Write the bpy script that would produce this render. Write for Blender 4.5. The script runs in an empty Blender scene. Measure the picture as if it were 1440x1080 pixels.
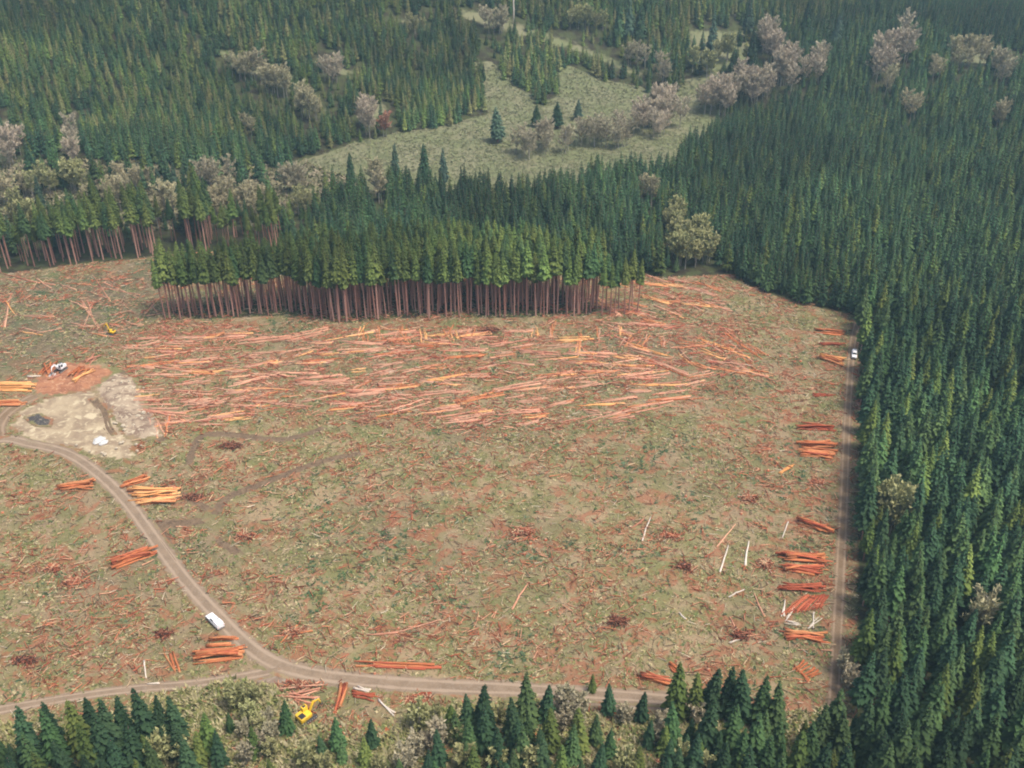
import bpy, math, random
import numpy as np
from mathutils import Vector, Matrix
R_ = np.random.RandomState(7)
random.seed(7)
SC = bpy.context.scene
COL = SC.collection
PI = math.pi

# ------------------------------------------------------------------ camera maths
CAM_H, PITCH, FPX = 180.0, math.radians(32.0), 1500.0
CP, SP = math.cos(PITCH), math.sin(PITCH)

def lattice(seed):
    return np.random.RandomState(seed).rand(64, 64)
_L = [lattice(s) for s in range(12)]
def noise(x, y, s, k=0):
    """smooth value noise in 0..1, feature size s metres"""
    x = np.asarray(x, float) / s + 1000.0; y = np.asarray(y, float) / s + 1000.0
    xi = np.floor(x).astype(int); yi = np.floor(y).astype(int)
    fx = x - xi; fy = y - yi
    fx = fx * fx * (3 - 2 * fx); fy = fy * fy * (3 - 2 * fy)
    T = _L[k % 12]
    a = T[xi % 64, yi % 64]; b = T[(xi + 1) % 64, yi % 64]
    c = T[xi % 64, (yi + 1) % 64]; d = T[(xi + 1) % 64, (yi + 1) % 64]
    return (a * (1 - fx) + b * fx) * (1 - fy) + (c * (1 - fx) + d * fx) * fy

def gz(x, y, cx, cy, sx, sy, h):
    return h * np.exp(-((x - cx) / sx) ** 2 * .5 - ((y - cy) / sy) ** 2 * .5)

def height(x, y):
    x = np.asarray(x, float); y = np.asarray(y, float)
    z = gz(x, y, -235, 640, 115, 55, 38) + gz(x, y, -30, 730, 125, 70, 46) + gz(x, y, -360, 800, 120, 60, 34) + gz(x, y, 150, 880, 110, 60, 26) + gz(x, y, 360, 620, 110, 70, 16)
    z = z + gz(x, y, -175, 395, 60, 34, -7)
    z = z + gz(x, y, 330, 800, 200, 120, 14)
    r = np.clip((y - 820) / 900, 0, 1)
    z = z + 120 * r * r * (3 - 2 * r)
    a = np.clip((np.hypot(x, y - 280) - 60) / 300, 0, 1)
    z = z + (noise(x, y, 60, 1) - .5) * (1.6 + 6 * a)
    z = z + (noise(x, y, 140, 2) - .5) * (1.0 + 26 * a)
    return z

def project(x, y, z):
    x = np.asarray(x, float); y = np.asarray(y, float); z = np.asarray(z, float) - CAM_H
    d = y * CP - z * SP
    v = y * SP + z * CP
    d = np.where(d < 1, 1, d)
    return 720 + FPX * x / d, 540 - FPX * v / d

def ray(u, v):
    a = (u - 720) / FPX; b = (540 - v) / FPX
    return np.array([a, CP + b * SP, -SP + b * CP])

def G(u, v, up=0.0):
    """where the sight line through a photo pixel meets the terrain (or a level `up` above it)"""
    d = ray(u, v)
    z = 0.0
    for i in range(60):
        t = (z + up - CAM_H) / d[2]
        z2 = float(height(d[0] * t, d[1] * t))
        z += (z2 - z) * .5
    t = (z + up - CAM_H) / d[2]
    return np.array([d[0] * t, d[1] * t, float(height(d[0] * t, d[1] * t))])

def inpoly(px, py, poly):
    px = np.asarray(px, float); py = np.asarray(py, float)
    c = np.zeros(px.shape, bool); n = len(poly); j = n - 1
    for i in range(n):
        xi, yi = poly[i]; xj, yj = poly[j]
        if yi != yj:
            c ^= ((yi > py) != (yj > py)) & (px < (xj - xi) * (py - yi) / (yj - yi) + xi)
        j = i
    return c

def polydist(px, py, poly, closed=True):
    """distance to the outline"""
    px = np.asarray(px, float); py = np.asarray(py, float)
    best = np.full(px.shape, 1e9)
    n = len(poly)
    for i in range(n if closed else n - 1):
        ax, ay = poly[i][0], poly[i][1]; bx, by = poly[(i + 1) % n][0], poly[(i + 1) % n][1]
        dx, dy = bx - ax, by - ay; L = dx * dx + dy * dy + 1e-9
        t = np.clip(((px - ax) * dx + (py - ay) * dy) / L, 0, 1)
        best = np.minimum(best, np.hypot(px - ax - t * dx, py - ay - t * dy))
    return best

# ------------------------------------------------------------------ zones (traced, then laid on the ground)
CLEAR = [(-500, 392), (0, 386), (100, 373), (230, 359), (340, 353), (600, 372), (850, 388), (940, 390), (1035, 386),
         (1050, 402), (1100, 420), (1203, 444), (1209, 500), (1207, 700), (1205, 900), (1200, 990), (1178, 1400), (-500, 1400)]
BLOCK = [(232, 450), (300, 448), (400, 443), (480, 455), (560, 448), (700, 447), (830, 444), (842, 432), (850, 418), (750, 402), (600, 397),
         (450, 412), (240, 433)]
MEADOW = [(428, 225), (500, 200), (560, 186), (610, 180), (690, 160), (674, 145), (668, 88), (690, 86), (725, 118), (765, 144),
          (790, 132), (776, 96), (800, 92), (850, 112), (920, 124), (1010, 100), (1010, 185), (940, 240), (850, 252), (760, 270), (600, 272), (500, 272), (425, 262)]
ROADSIDE = [(1160, 440), (1214, 444), (1214, 1400), (1150, 1400)]
BELT = [(-250, 232), (60, 226), (250, 236), (430, 228), (520, 262), (480, 280), (420, 300), (340, 318), (250, 322), (120, 328), (-20, 336), (-250, 350)]
HOLLOW = [(-300, 392), (0, 390), (120, 378), (232, 372), (228, 450), (160, 480), (90, 505), (0, 530), (-300, 560)]
OPENS = [[(262, 60), (330, 66), (402, 94), (455, 136), (486, 178), (455, 178), (420, 146), (378, 120), (318, 92)],
         [(-60, 165), (25, 160), (34, 218), (10, 240), (-60, 245)], [(82, 160), (115, 148), (114, 205), (95, 230), (76, 218)], [(438, 80), (500, 78), (508, 110), (450, 112)],
         [(640, 4), (700, 16), (800, 50), (885, 86), (940, 108), (900, 114), (840, 90), (760, 64), (690, 46), (640, 26)],
         [(960, 36), (1060, 42), (1064, 98), (1000, 106), (962, 74)], [(545, 20), (600, 22), (606, 42), (552, 40)], [(1330, 66), (1440, 78), (1440, 100), (1340, 92)], [(495, 140), (548, 140), (560, 182), (500, 186)]]
def world(poly): return [tuple(G(u, v)[:2]) for u, v in poly]
CLEAR_W, BLOCK_W, MEADOW_W, BELT_W, HOLLOW_W = world(CLEAR), world(BLOCK), world(MEADOW), world(BELT), world(HOLLOW)

OPENS_W = [world(p) for p in OPENS]
# ------------------------------------------------------------------ materials
def newmat(name):
    m = bpy.data.materials.new(name); m.use_nodes = True
    nt = m.node_tree; nt.nodes.clear()
    out = nt.nodes.new('ShaderNodeOutputMaterial'); bs = nt.nodes.new('ShaderNodeBsdfPrincipled')
    bs.inputs['Roughness'].default_value = .9
    bs.inputs['Specular IOR Level'].default_value = .15
    nt.links.new(bs.outputs[0], out.inputs[0])
    return m, nt, bs
def nn(nt, t, **kw):
    n = nt.nodes.new(t)
    for k, v in kw.items(): setattr(n, k, v)
    return n
def rgb(c): return (c[0], c[1], c[2], 1)
def mix(nt, f, a, b, mode='MIX'):
    n = nt.nodes.new('ShaderNodeMix'); n.data_type = 'RGBA'; n.blend_type = mode
    for s, v in ((0, f), (6, a), (7, b)):
        if hasattr(v, 'links') or isinstance(v, bpy.types.NodeSocket): nt.links.new(v, n.inputs[s])
        elif s == 0: n.inputs[0].default_value = v
        else: n.inputs[s].default_value = rgb(v)
    return n.outputs[2]
def wnoise(nt, scale, detail=3, dist=0.0, rough=.55, vec=None):
    n = nt.nodes.new('ShaderNodeTexNoise')
    n.inputs['Scale'].default_value = scale; n.inputs['Detail'].default_value = detail
    n.inputs['Distortion'].default_value = dist; n.inputs['Roughness'].default_value = rough
    if vec is None: vec = nt.nodes.new('ShaderNodeNewGeometry').outputs['Position']
    nt.links.new(vec, n.inputs['Vector'])
    return n.outputs[0]
def ramp(nt, f, a, b):
    n = nt.nodes.new('ShaderNodeMapRange'); n.inputs[1].default_value = a; n.inputs[2].default_value = b
    n.interpolation_type = 'SMOOTHSTEP'
    nt.links.new(f, n.inputs[0]); return n.outputs[0]
def math_(nt, op, a, b=None):
    n = nt.nodes.new('ShaderNodeMath'); n.operation = op
    for i, v in enumerate((a, b)):
        if v is None: continue
        if isinstance(v, (int, float)): n.inputs[i].default_value = v
        else: nt.links.new(v, n.inputs[i])
    return n.outputs[0]
def bump(nt, bs, h, strength=.5, dist=.3):
    b = nt.nodes.new('ShaderNodeBump'); b.inputs['Strength'].default_value = strength; b.inputs['Distance'].default_value = dist
    nt.links.new(h, b.inputs['Height']); nt.links.new(b.outputs[0], bs.inputs['Normal'])
def attr(nt, name, out='Fac'):
    n = nt.nodes.new('ShaderNodeAttribute'); n.attribute_name = name; return n.outputs[out]

OLIVE, TAN, RUST, DKSOIL, PALEG = (.155, .152, .062), (.275, .205, .12), (.25, .10, .055), (.050, .034, .024), (.21, .205, .105)
def field_color(nt):
    big = wnoise(nt, .018, 3); mid = wnoise(nt, .11, 4, .6); mid2 = wnoise(nt, .16, 4, 1.0); fine = wnoise(nt, .9, 4, .4); fin2 = wnoise(nt, 1.7, 3)
    c = mix(nt, ramp(nt, mid, .36, .62), TAN, OLIVE)
    c = mix(nt, math_(nt, 'MULTIPLY', ramp(nt, big, .40, .66), .55), c, (.135, .105, .065))
    c = mix(nt, math_(nt, 'MULTIPLY', ramp(nt, mid2, .50, .60), .70), c, RUST)
    c = mix(nt, math_(nt, 'MULTIPLY', ramp(nt, fine, .56, .70), .7), c, PALEG)
    c = mix(nt, math_(nt, 'MULTIPLY', ramp(nt, fin2, .60, .72), .8), c, DKSOIL)
    return c, fine

def ground_material():
    m, nt, bs = newmat('ground_soil')
    c, fine = field_color(nt)
    z = nn(nt, 'ShaderNodeSeparateColor'); nt.links.new(attr(nt, 'zone', 'Color'), z.inputs[0])
    n = wnoise(nt, .3, 4)
    floor = mix(nt, ramp(nt, wnoise(nt, .2, 4), .4, .6), (.035, .03, .018), (.055, .065, .025))
    mead = mix(nt, ramp(nt, wnoise(nt, .05, 4, .5), .38, .62), (.145, .162, .078), (.185, .18, .105))
    mead = mix(nt, math_(nt, 'MULTIPLY', ramp(nt, wnoise(nt, .5, 4), .5, .7), .5), mead, (.13, .13, .06))
    def edge(ch, w=.35):
        a = math_(nt, 'ADD', z.outputs[ch], math_(nt, 'MULTIPLY', math_(nt, 'SUBTRACT', n, .5), w))
        return ramp(nt, a, .42, .58)
    c = mix(nt, math_(nt, 'MULTIPLY', z.outputs[2], .75), c, mix(nt, ramp(nt, wnoise(nt, .09, 4, 1.0), .4, .6), (.075, .10, .05), (.13, .10, .065)))
    col = mix(nt, edge(0), floor, c)
    col = mix(nt, edge(1), col, mead)
    nt.links.new(col, bs.inputs['Base Color'])
    bump(nt, bs, fine, .6, .5)
    return m

def patch_material(name, colour_fn, wob=.55):
    """a sheet whose rim breaks up into the field's own colours"""
    m, nt, bs = newmat(name)
    fc, fine = field_color(nt)
    col = colour_fn(nt)
    e = attr(nt, 'edge')
    n = wnoise(nt, .55, 4, .4)
    a = math_(nt, 'ADD', e, math_(nt, 'MULTIPLY', math_(nt, 'SUBTRACT', n, .5), wob))
    nt.links.new(mix(nt, ramp(nt, a, .22, .38), fc, col), bs.inputs['Base Color'])
    bump(nt, bs, fine, .5, .35)
    return m

def road_col(base, rut, mid):
    def f(nt):
        lat = attr(nt, 'lat')
        d = math_(nt, 'ABSOLUTE', math_(nt, 'SUBTRACT', math_(nt, 'ABSOLUTE', lat), .42))
        w = math_(nt, 'ADD', d, math_(nt, 'MULTIPLY', math_(nt, 'SUBTRACT', wnoise(nt, .25, 3), .5), .25))
        r = ramp(nt, w, .20, .03)
        c = mix(nt, ramp(nt, wnoise(nt, .35, 4), .35, .65), base, mid)
        c = mix(nt, r, c, rut)
        return mix(nt, math_(nt, 'MULTIPLY', ramp(nt, wnoise(nt, 2.2, 3), .5, .75), .35), c, (.30, .26, .21))
    return f
def noise_col(a, b, c, s=.3):
    def f(nt):
        k = mix(nt, ramp(nt, wnoise(nt, s, 4, .8), .38, .62), a, b)
        return mix(nt, ramp(nt, wnoise(nt, s * 2.6, 4, 1.2), .52, .68), k, c)
    return f

def attr_material(name, rough=.9, trans=0.0, jitter=.25, stand_var=False):
    """colour from the object's own 'tint' attribute, varied a little per tree"""
    m, nt, bs = newmat(name)
    col = attr(nt, 'tint', 'Color')
    oi = nn(nt, 'ShaderNodeObjectInfo')
    v = nn(nt, 'ShaderNodeHueSaturation')
    nt.links.new(col, v.inputs['Color'])
    mr = nn(nt, 'ShaderNodeMapRange'); nt.links.new(oi.outputs['Random'], mr.inputs[0])
    mr.inputs[3].default_value = 1 - jitter; mr.inputs[4].default_value = 1 + jitter
    nt.links.new(mr.outputs[0], v.inputs['Value'])
    r2 = math_(nt, 'FRACT', math_(nt, 'MULTIPLY', oi.outputs['Random'], 17.31))
    mh = nn(nt, 'ShaderNodeMapRange'); nt.links.new(r2, mh.inputs[0])
    mh.inputs[3].default_value = .5 - .02 * (jitter / .25); mh.inputs[4].default_value = .5 + .015 * (jitter / .25)
    nt.links.new(mh.outputs[0], v.inputs['Hue'])
    if stand_var:
        g_ = wnoise(nt, .013, 3, .6); q_ = nn(nt, 'ShaderNodeMapRange'); nt.links.new(g_, q_.inputs[0])
        q_.inputs[1].default_value = .35; q_.inputs[2].default_value = .65; q_.inputs[3].default_value = .62; q_.inputs[4].default_value = 1.45
        nt.links.new(math_(nt, 'MULTIPLY', mr.outputs[0], q_.outputs[0]), v.inputs['Value'])
    nt.links.new(v.outputs[0], bs.inputs['Base Color'])
    bs.inputs['Roughness'].default_value = rough
    if trans:
        tr = nn(nt, 'ShaderNodeBsdfTranslucent'); nt.links.new(v.outputs[0], tr.inputs[0])
        mx = nn(nt, 'ShaderNodeMixShader'); mx.inputs[0].default_value = trans
        nt.links.new(bs.outputs[0], mx.inputs[1]); nt.links.new(tr.outputs[0], mx.inputs[2])
        nt.links.new(mx.outputs[0], [n for n in nt.nodes if n.type == 'OUTPUT_MATERIAL'][0].inputs[0])
    return m

def wood_material(name, a, b, c, jit=.2):
    m, nt, bs = newmat(name)
    tc = nn(nt, 'ShaderNodeTexCoord'); mp = nn(nt, 'ShaderNodeMapping'); mp.inputs['Scale'].default_value = (.35, 3, 3)
    nt.links.new(tc.outputs['Object'], mp.inputs[0])
    oi = nn(nt, 'ShaderNodeObjectInfo')
    add = nn(nt, 'ShaderNodeVectorMath'); nt.links.new(mp.outputs[0], add.inputs[0])
    cmb = nn(nt, 'ShaderNodeCombineXYZ'); nt.links.new(math_(nt, 'MULTIPLY', oi.outputs['Random'], 50), cmb.inputs[0])
    nt.links.new(cmb.outputs[0], add.inputs[1])
    n = wnoise(nt, 1.6, 4, .5, vec=add.outputs[0])
    col = mix(nt, ramp(nt, n, .36, .6), a, b)
    col = mix(nt, math_(nt, 'MULTIPLY', oi.outputs['Random'], .7), col, c)
    hs = nn(nt, 'ShaderNodeHueSaturation'); nt.links.new(col, hs.inputs['Color'])
    mr = nn(nt, 'ShaderNodeMapRange'); nt.links.new(math_(nt, 'FRACT', math_(nt, 'MULTIPLY', oi.outputs['Random'], 7.7)), mr.inputs[0])
    mr.inputs[3].default_value = 1 - jit; mr.inputs[4].default_value = 1 + jit
    nt.links.new(mr.outputs[0], hs.inputs['Value'])
    nt.links.new(hs.outputs[0], bs.inputs['Base Color'])
    bs.inputs['Roughness'].default_value = .75
    return m

def plain(name, c, rough=.5, metal=0.0, dirt=.25, spec=.4):
    m, nt, bs = newmat(name)
    tc = nn(nt, 'ShaderNodeTexCoord')
    n = wnoise(nt, 1.5, 5, .3, vec=tc.outputs['Object'])
    d = tuple(v * .55 + .05 for v in c)
    nt.links.new(mix(nt, math_(nt, 'MULTIPLY', ramp(nt, n, .45, .75), dirt), c, d), bs.inputs['Base Color'])
    bs.inputs['Roughness'].default_value = rough; bs.inputs['Metallic'].default_value = metal
    bs.inputs['Specular IOR Level'].default_value = spec
    return m

M_GROUND = ground_material()
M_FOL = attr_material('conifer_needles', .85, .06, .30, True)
M_TWIG = attr_material('bare_twigs', .9, .08, .16)
M_DEB = attr_material('slash_pieces', .9, 0, 0)
M_BARK = wood_material('conifer_bark', (.40, .20, .15), (.22, .10, .075), (.48, .29, .23))
M_GREYBARK = wood_material('grey_bark', (.34, .31, .28), (.22, .20, .17), (.40, .37, .33))
M_ORANGE = wood_material('orange_wood', (.50, .165, .065), (.35, .095, .04), (.58, .27, .12), .25)
M_RED = wood_material('red_bark_wood', (.36, .085, .045), (.24, .05, .028), (.48, .15, .07), .25)
M_PINK = wood_material('pinkish_wood', (.51, .235, .15), (.34, .13, .08), (.60, .36, .24), .22)
M_YELLOW = wood_material('fresh_yellow_wood', (.70, .36, .12), (.55, .22, .07), (.78, .45, .20), .15)
M_PALE = wood_material('bleached_wood', (.62, .55, .46), (.48, .42, .35), (.72, .65, .56), .1)
M_END = plain('cut_wood_face', (.62, .38, .18), .8)

# ------------------------------------------------------------------ mesh helpers
def mk(name, V, F, mats, tint=None, mi=None, smooth=False, attrs=None):
    V = np.asarray(V, np.float32).reshape(-1, 3)
    me = bpy.data.meshes.new(name)
    if isinstance(F, np.ndarray):
        k = F.shape[1]; nf = F.shape[0]; flat = F.astype(np.int32).ravel(); starts = np.arange(nf, dtype=np.int32) * k
    else:
        nf = len(F); ls = np.fromiter((len(f) for f in F), np.int32, nf); starts = np.concatenate([[0], np.cumsum(ls)[:-1]]).astype(np.int32)
        flat = np.fromiter((i for f in F for i in f), np.int32, int(ls.sum()))
    me.vertices.add(len(V)); me.vertices.foreach_set('co', V.ravel())
    if nf:
        me.loops.add(len(flat)); me.loops.foreach_set('vertex_index', flat)
        me.polygons.add(nf); me.polygons.foreach_set('loop_start', starts)
    if mi is not None: me.polygons.foreach_set('material_index', np.asarray(mi, np.int32))
    for m in (mats if isinstance(mats, (list, tuple)) else [mats]): me.materials.append(m)
    me.update(calc_edges=True)
    if tint is not None:
        a = me.color_attributes.new('tint', 'FLOAT_COLOR', 'POINT')
        t = np.ones((len(V), 4), np.float32); t[:, :3] = tint
        a.data.foreach_set('color', t.ravel())
    for k_, vals in (attrs or {}).items():
        a = me.attributes.new(k_, 'FLOAT', 'POINT'); a.data.foreach_set('value', np.asarray(vals, np.float32))
    if smooth: me.polygons.foreach_set('use_smooth', np.ones(nf, bool))
    me.validate(verbose=False)
    return me

def link(name, me, parent=None, loc=None, rotz=0.0):
    o = bpy.data.objects.new(name, me); COL.objects.link(o)
    if parent is not None: o.parent = parent
    if loc is not None: o.location = loc
    if rotz: o.rotation_euler = (0, 0, rotz)
    return o
def tag(o, label=None, cat=None, group=None, kind=None):
    if label: o['label'] = label
    if cat: o['category'] = cat
    if group: o['group'] = group
    if kind: o['kind'] = kind
    return o
def empty(name, loc, rz=0.0, s=1.0):
    o = bpy.data.objects.new(name, None); COL.objects.link(o)
    o.location = loc; o.rotation_euler = (0, 0, rz); o.scale = (s, s, s); o.empty_display_size = .5
    return o

class MB:
    def __init__(s): s.v = []; s.f = []
    def add(s, V, F):
        b = len(s.v); s.v += [tuple(map(float, p)) for p in V]; s.f += [tuple(i + b for i in f) for f in F]
    def box(s, c, d, rz=0, taper=1.0, ry=0):
        x, y, z = d[0] / 2, d[1] / 2, d[2] / 2
        P = [(-x, -y, -z), (x, -y, -z), (x, y, -z), (-x, y, -z), (-x * taper, -y * taper, z), (x * taper, -y * taper, z), (x * taper, y * taper, z), (-x * taper, y * taper, z)]
        Mx = Matrix.Rotation(rz, 3, 'Z') @ Matrix.Rotation(ry, 3, 'Y')
        s.add([Mx @ Vector(p) + Vector(c) for p in P], [(0, 3, 2, 1), (4, 5, 6, 7), (0, 1, 5, 4), (1, 2, 6, 5), (2, 3, 7, 6), (3, 0, 4, 7)])
    def prism(s, prof, y0, y1):
        """profile in x,z extruded along y"""
        n = len(prof)
        V = [(p[0], y0, p[1]) for p in prof] + [(p[0], y1, p[1]) for p in prof]
        s.add(V, [tuple(range(n)), tuple(range(2 * n - 1, n - 1, -1))] + [(i, i + n, (i + 1) % n + n, (i + 1) % n) for i in range(n)])
    def tube(s, pts, rad, n=6, caps=True):
        pts = [Vector(p) for p in pts]; V = []; F = []
        for i, p in enumerate(pts):
            d = (pts[min(i + 1, len(pts) - 1)] - pts[max(i - 1, 0)]).normalized()
            a = d.orthogonal().normalized() if abs(d.z) < .95 else Vector((1, 0, 0)); a = (a - d * a.dot(d)).normalized(); b = d.cross(a)
            r = rad[i] if isinstance(rad, (list, tuple)) else rad
            V += [p + (a * math.cos(2 * PI * k / n) + b * math.sin(2 * PI * k / n)) * r for k in range(n)]
        for i in range(len(pts) - 1):
            for k in range(n):
                F.append((i * n + k, i * n + (k + 1) % n, (i + 1) * n + (k + 1) % n, (i + 1) * n + k))
        if caps: F += [tuple(range(n))[::-1], tuple(range((len(pts) - 1) * n, len(pts) * n))]
        s.add(V, F)
    def mesh(s, name, mat, smooth=False): return mk(name, s.v, s.f, mat, smooth=smooth)
    def build(s, name, mat, parent=None, bev=0.0, smooth=False):
        o = link(name, s.mesh(name, mat, smooth), parent)
        if bev:
            b = o.modifiers.new('bevel', 'BEVEL'); b.width = bev; b.segments = 2; b.limit_method = 'ANGLE'
        return o

# ------------------------------------------------------------------ trees
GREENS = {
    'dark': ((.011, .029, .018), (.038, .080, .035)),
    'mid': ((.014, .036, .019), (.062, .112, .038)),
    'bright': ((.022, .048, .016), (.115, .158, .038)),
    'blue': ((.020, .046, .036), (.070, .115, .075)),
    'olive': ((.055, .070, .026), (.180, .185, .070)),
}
def conifer_geo(seed, H, R, cb, tone, step=.62, nb=7, slender=.8):
    """crown: whorls of drooping boughs, each a few needle-sprays; returns crown V,F,tint and trunk V,F"""
    r = np.random.RandomState(seed)
    lo, hi = map(np.array, GREENS[tone])
    V = []; F = []; T = []
    z = cb * H
    top = H
    dead = []
    while z < top - .4:
        f = (z - cb * H) / (top - cb * H)
        prof = (1 - f) ** slender * min(1.0, .45 + f * 4.5)
        k = max(4, int(nb * 1.35 * (.5 + .65 * (1 - f)) + r.rand()))
        a0 = r.rand() * 7
        for j in range(k):
            a = a0 + 2 * PI * (j + r.uniform(-.3, .3)) / k
            L = R * prof * r.uniform(.62, 1.2) + .18
            if r.rand() < .06: L *= .5
            zz = z + r.uniform(-.3, .3)
            ca, sa = math.cos(a), math.sin(a)
            up = (.10 + .55 * f) * L; droop = (-.42 + .5 * f) * L
            w = L * r.uniform(.17, .27) + .08
            def P(t, s, dz=0.):
                x = ca * L * t - sa * s; y = sa * L * t + ca * s
                return (x, y, zz + up * t * (1 - t) * 2.2 + droop * t * t + dz)
            b = len(V)
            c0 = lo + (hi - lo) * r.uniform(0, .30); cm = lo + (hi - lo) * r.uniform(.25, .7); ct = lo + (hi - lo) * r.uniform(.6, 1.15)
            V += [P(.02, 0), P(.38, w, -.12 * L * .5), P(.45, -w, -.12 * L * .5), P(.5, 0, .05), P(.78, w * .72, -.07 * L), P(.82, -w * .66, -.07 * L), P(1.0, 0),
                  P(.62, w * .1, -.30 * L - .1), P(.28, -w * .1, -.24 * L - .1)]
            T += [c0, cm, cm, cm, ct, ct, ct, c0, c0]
            F += [(b, b + 2, b + 3), (b, b + 3, b + 1), (b + 3, b + 5, b + 6), (b + 3, b + 6, b + 4), (b + 1, b + 3, b + 4), (b + 2, b + 5, b + 3),
                  (b, b + 3, b + 8), (b + 3, b + 6, b + 7)]
        z += step * (.75 + .5 * (1 - f)) * r.uniform(.85, 1.15)
    b = len(V)   # leader
    V += [(.16, 0, top - .9), (-.08, .14, top - .9), (-.08, -.14, top - .9), (0, 0, top + .25)]
    T += [hi] * 4; F += [(b, b + 1, b + 3), (b + 1, b + 2, b + 3), (b + 2, b, b + 3)]
    # lean / sway
    V = np.array(V); lx, ly = r.uniform(-.5, .5, 2)
    # trunk
    m = MB(); r0 = .0098 * H + .05
    m.tube([(0, 0, -.4), (0, 0, H * .3), (0, 0, H * .65), (0, 0, H * .96)], [r0, r0 * .8, r0 * .5, .03], 7, False)
    # dead stubs under the crown
    if cb > .25:
        for i in range(14):
            zz = H * (cb * .35 + cb * .75 * r.rand()); a = r.rand() * 7; L = r.uniform(.5, 1.5)
            m.tube([(0, 0, zz), (math.cos(a) * L, math.sin(a) * L, zz - .15 * L)], [.035, .012], 3, False)
    TV = np.array(m.v)
    for A in (V, TV):
        t = np.clip(A[:, 2] / H, 0, 1.1); A[:, 0] += lx * t * t; A[:, 1] += ly * t * t
    return V, F, np.clip(np.array(T), .005, 1), TV, m.f

def bare_geo(seed, H, R, tone, leafy=.0, base=.28):
    r = np.random.RandomState(seed)
    tints = {'grey': ((.38, .34, .22), (.52, .47, .32)), 'pink': ((.45, .38, .27), (.63, .54, .40)), 'tan': ((.40, .36, .21), (.54, .49, .30)),
             'olive': ((.31, .32, .14), (.48, .47, .23)), 'rust': ((.36, .17, .11), (.48, .27, .18))}
    lo, hi = [np.array(c) * .86 for c in tints[tone]]
    m = MB(); r0 = .011 * H + .03
    m.tube([(0, 0, -.4), (r.uniform(-.2, .2), r.uniform(-.2, .2), H * .4), (r.uniform(-.4, .4), r.uniform(-.4, .4), H * .85)], [r0, r0 * .7, .04], 6, False)
    V = []; F = []; T = []
    nl = 13
    for i in range(nl):
        z0 = H * (base + (.86 - base) * (i + r.rand()) / nl); a = i * 2.4 + r.uniform(-.4, .4)
        f = (z0 / H - base) / (1 - base)
        L = R * math.sqrt(max(.08, 1 - (f * 1.15 - .25) ** 2)) * r.uniform(.75, 1.1)
        e = Vector((math.cos(a) * L, math.sin(a) * L, min(H * .99, z0 + L * r.uniform(.5, 1.2))))
        s = Vector((0, 0, z0)); mid = s.lerp(e, .5) + Vector((0, 0, -.12 * L))
        m.tube([s, mid, e], [.10, .06, .02], 4, False)
        for k in range(60):
            t = r.uniform(.25, 1.05)
            p = (s.lerp(mid, t * 2) if t < .5 else mid.lerp(e, t * 2 - 1))
            p = p + Vector(r.normal(0, .09 * R, 3))
            d = Vector((math.cos(a) * .5, math.sin(a) * .5, .9)) + Vector(r.normal(0, .55, 3)); d.normalize()
            l = r.uniform(.5, 1.5) * (R / 3.2) ** .5
            sd = d.cross(Vector(r.normal(0, 1, 3))).normalized() * r.uniform(.06, .13)
            q = p + d * l
            b = len(V); c = lo + (hi - lo) * r.rand()
            k2 = p + d * l * .5 + d.cross(sd).normalized() * r.uniform(-.3, .3)
            V += [p - sd, p + sd, q, k2 + sd * 3.5 * (1 + leafy * 2)]
            T += [c * .8, c * .8, c, c]
            F += [(b, b + 1, b + 2), (b + 1, b + 3, b + 2)]
    return np.array(V), F, np.array(T), np.array(m.v), m.f

class Kind:
    def __init__(s, name, geo, barkmat, folmat):
        V, F, T, TV, TF = geo
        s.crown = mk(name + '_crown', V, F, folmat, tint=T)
        s.trunk = mk(name + '_trunk', TV, TF, barkmat)
        s.name = name
        n = len(V)
        F2 = list(F) + [tuple(i + n for i in f) for f in TF]
        tt = np.concatenate([T, np.tile([.1, .07, .05], (len(TV), 1))])
        s.both = lambda: mk(name + '_whole', np.concatenate([V, TV]), F2, [folmat, barkmat], tint=tt, mi=[0] * len(F) + [1] * len(TF))

def kinds(prefix, n, fn): return [Kind(prefix, fn(i), M_BARK, M_FOL) for i in range(n)]
K_STAND = kinds('stand_conifer', 8, lambda i: conifer_geo(100 + i, 18 + (i % 4) * 1.2, 3.1 + .3 * (i % 3), .24, ['dark', 'mid', 'dark', 'mid', 'dark', 'mid', 'bright', 'dark'][i], slender=.88, step=.55, nb=8))
K_FAR = kinds('far_conifer', 8, lambda i: conifer_geo(800 + i, 12 + (i % 4) * .6, 2.4 + .2 * (i % 3), .10, ['dark', 'mid', 'dark', 'mid', 'dark', 'mid', 'bright', 'dark'][i], step=.7, nb=7, slender=.95))
K_STRIP = kinds('strip_conifer', 7, lambda i: conifer_geo(200 + i, 26 + (i % 3) * 1.1, 2.5 + .2 * (i % 3), .55, ['bright', 'mid', 'bright'][i % 3], slender=.85, nb=9, step=.5))
K_HILL = kinds('hill_conifer', 6, lambda i: conifer_geo(300 + i, 9.5 + (i % 3) * .6, 2.15 + .2 * (i % 2), .06, ['mid', 'bright', 'olive', 'mid', 'bright', 'dark'][i], step=.65, nb=7, slender=.95))
K_YOUNG = kinds('young_conifer', 7, lambda i: conifer_geo(400 + i, 12 + (i % 3) * 1.5, 2.5 + .25 * (i % 3), .06, ['dark', 'mid', 'dark', 'bright', 'dark', 'mid', 'bright'][i], step=.5, nb=9, slender=.85))
K_OLD = kinds('old_conifer', 4, lambda i: conifer_geo(500 + i, 27, 4.2 + .4 * (i % 2), .14, ['blue', 'dark'][i % 2], step=.7, nb=9, slender=.7))
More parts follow.
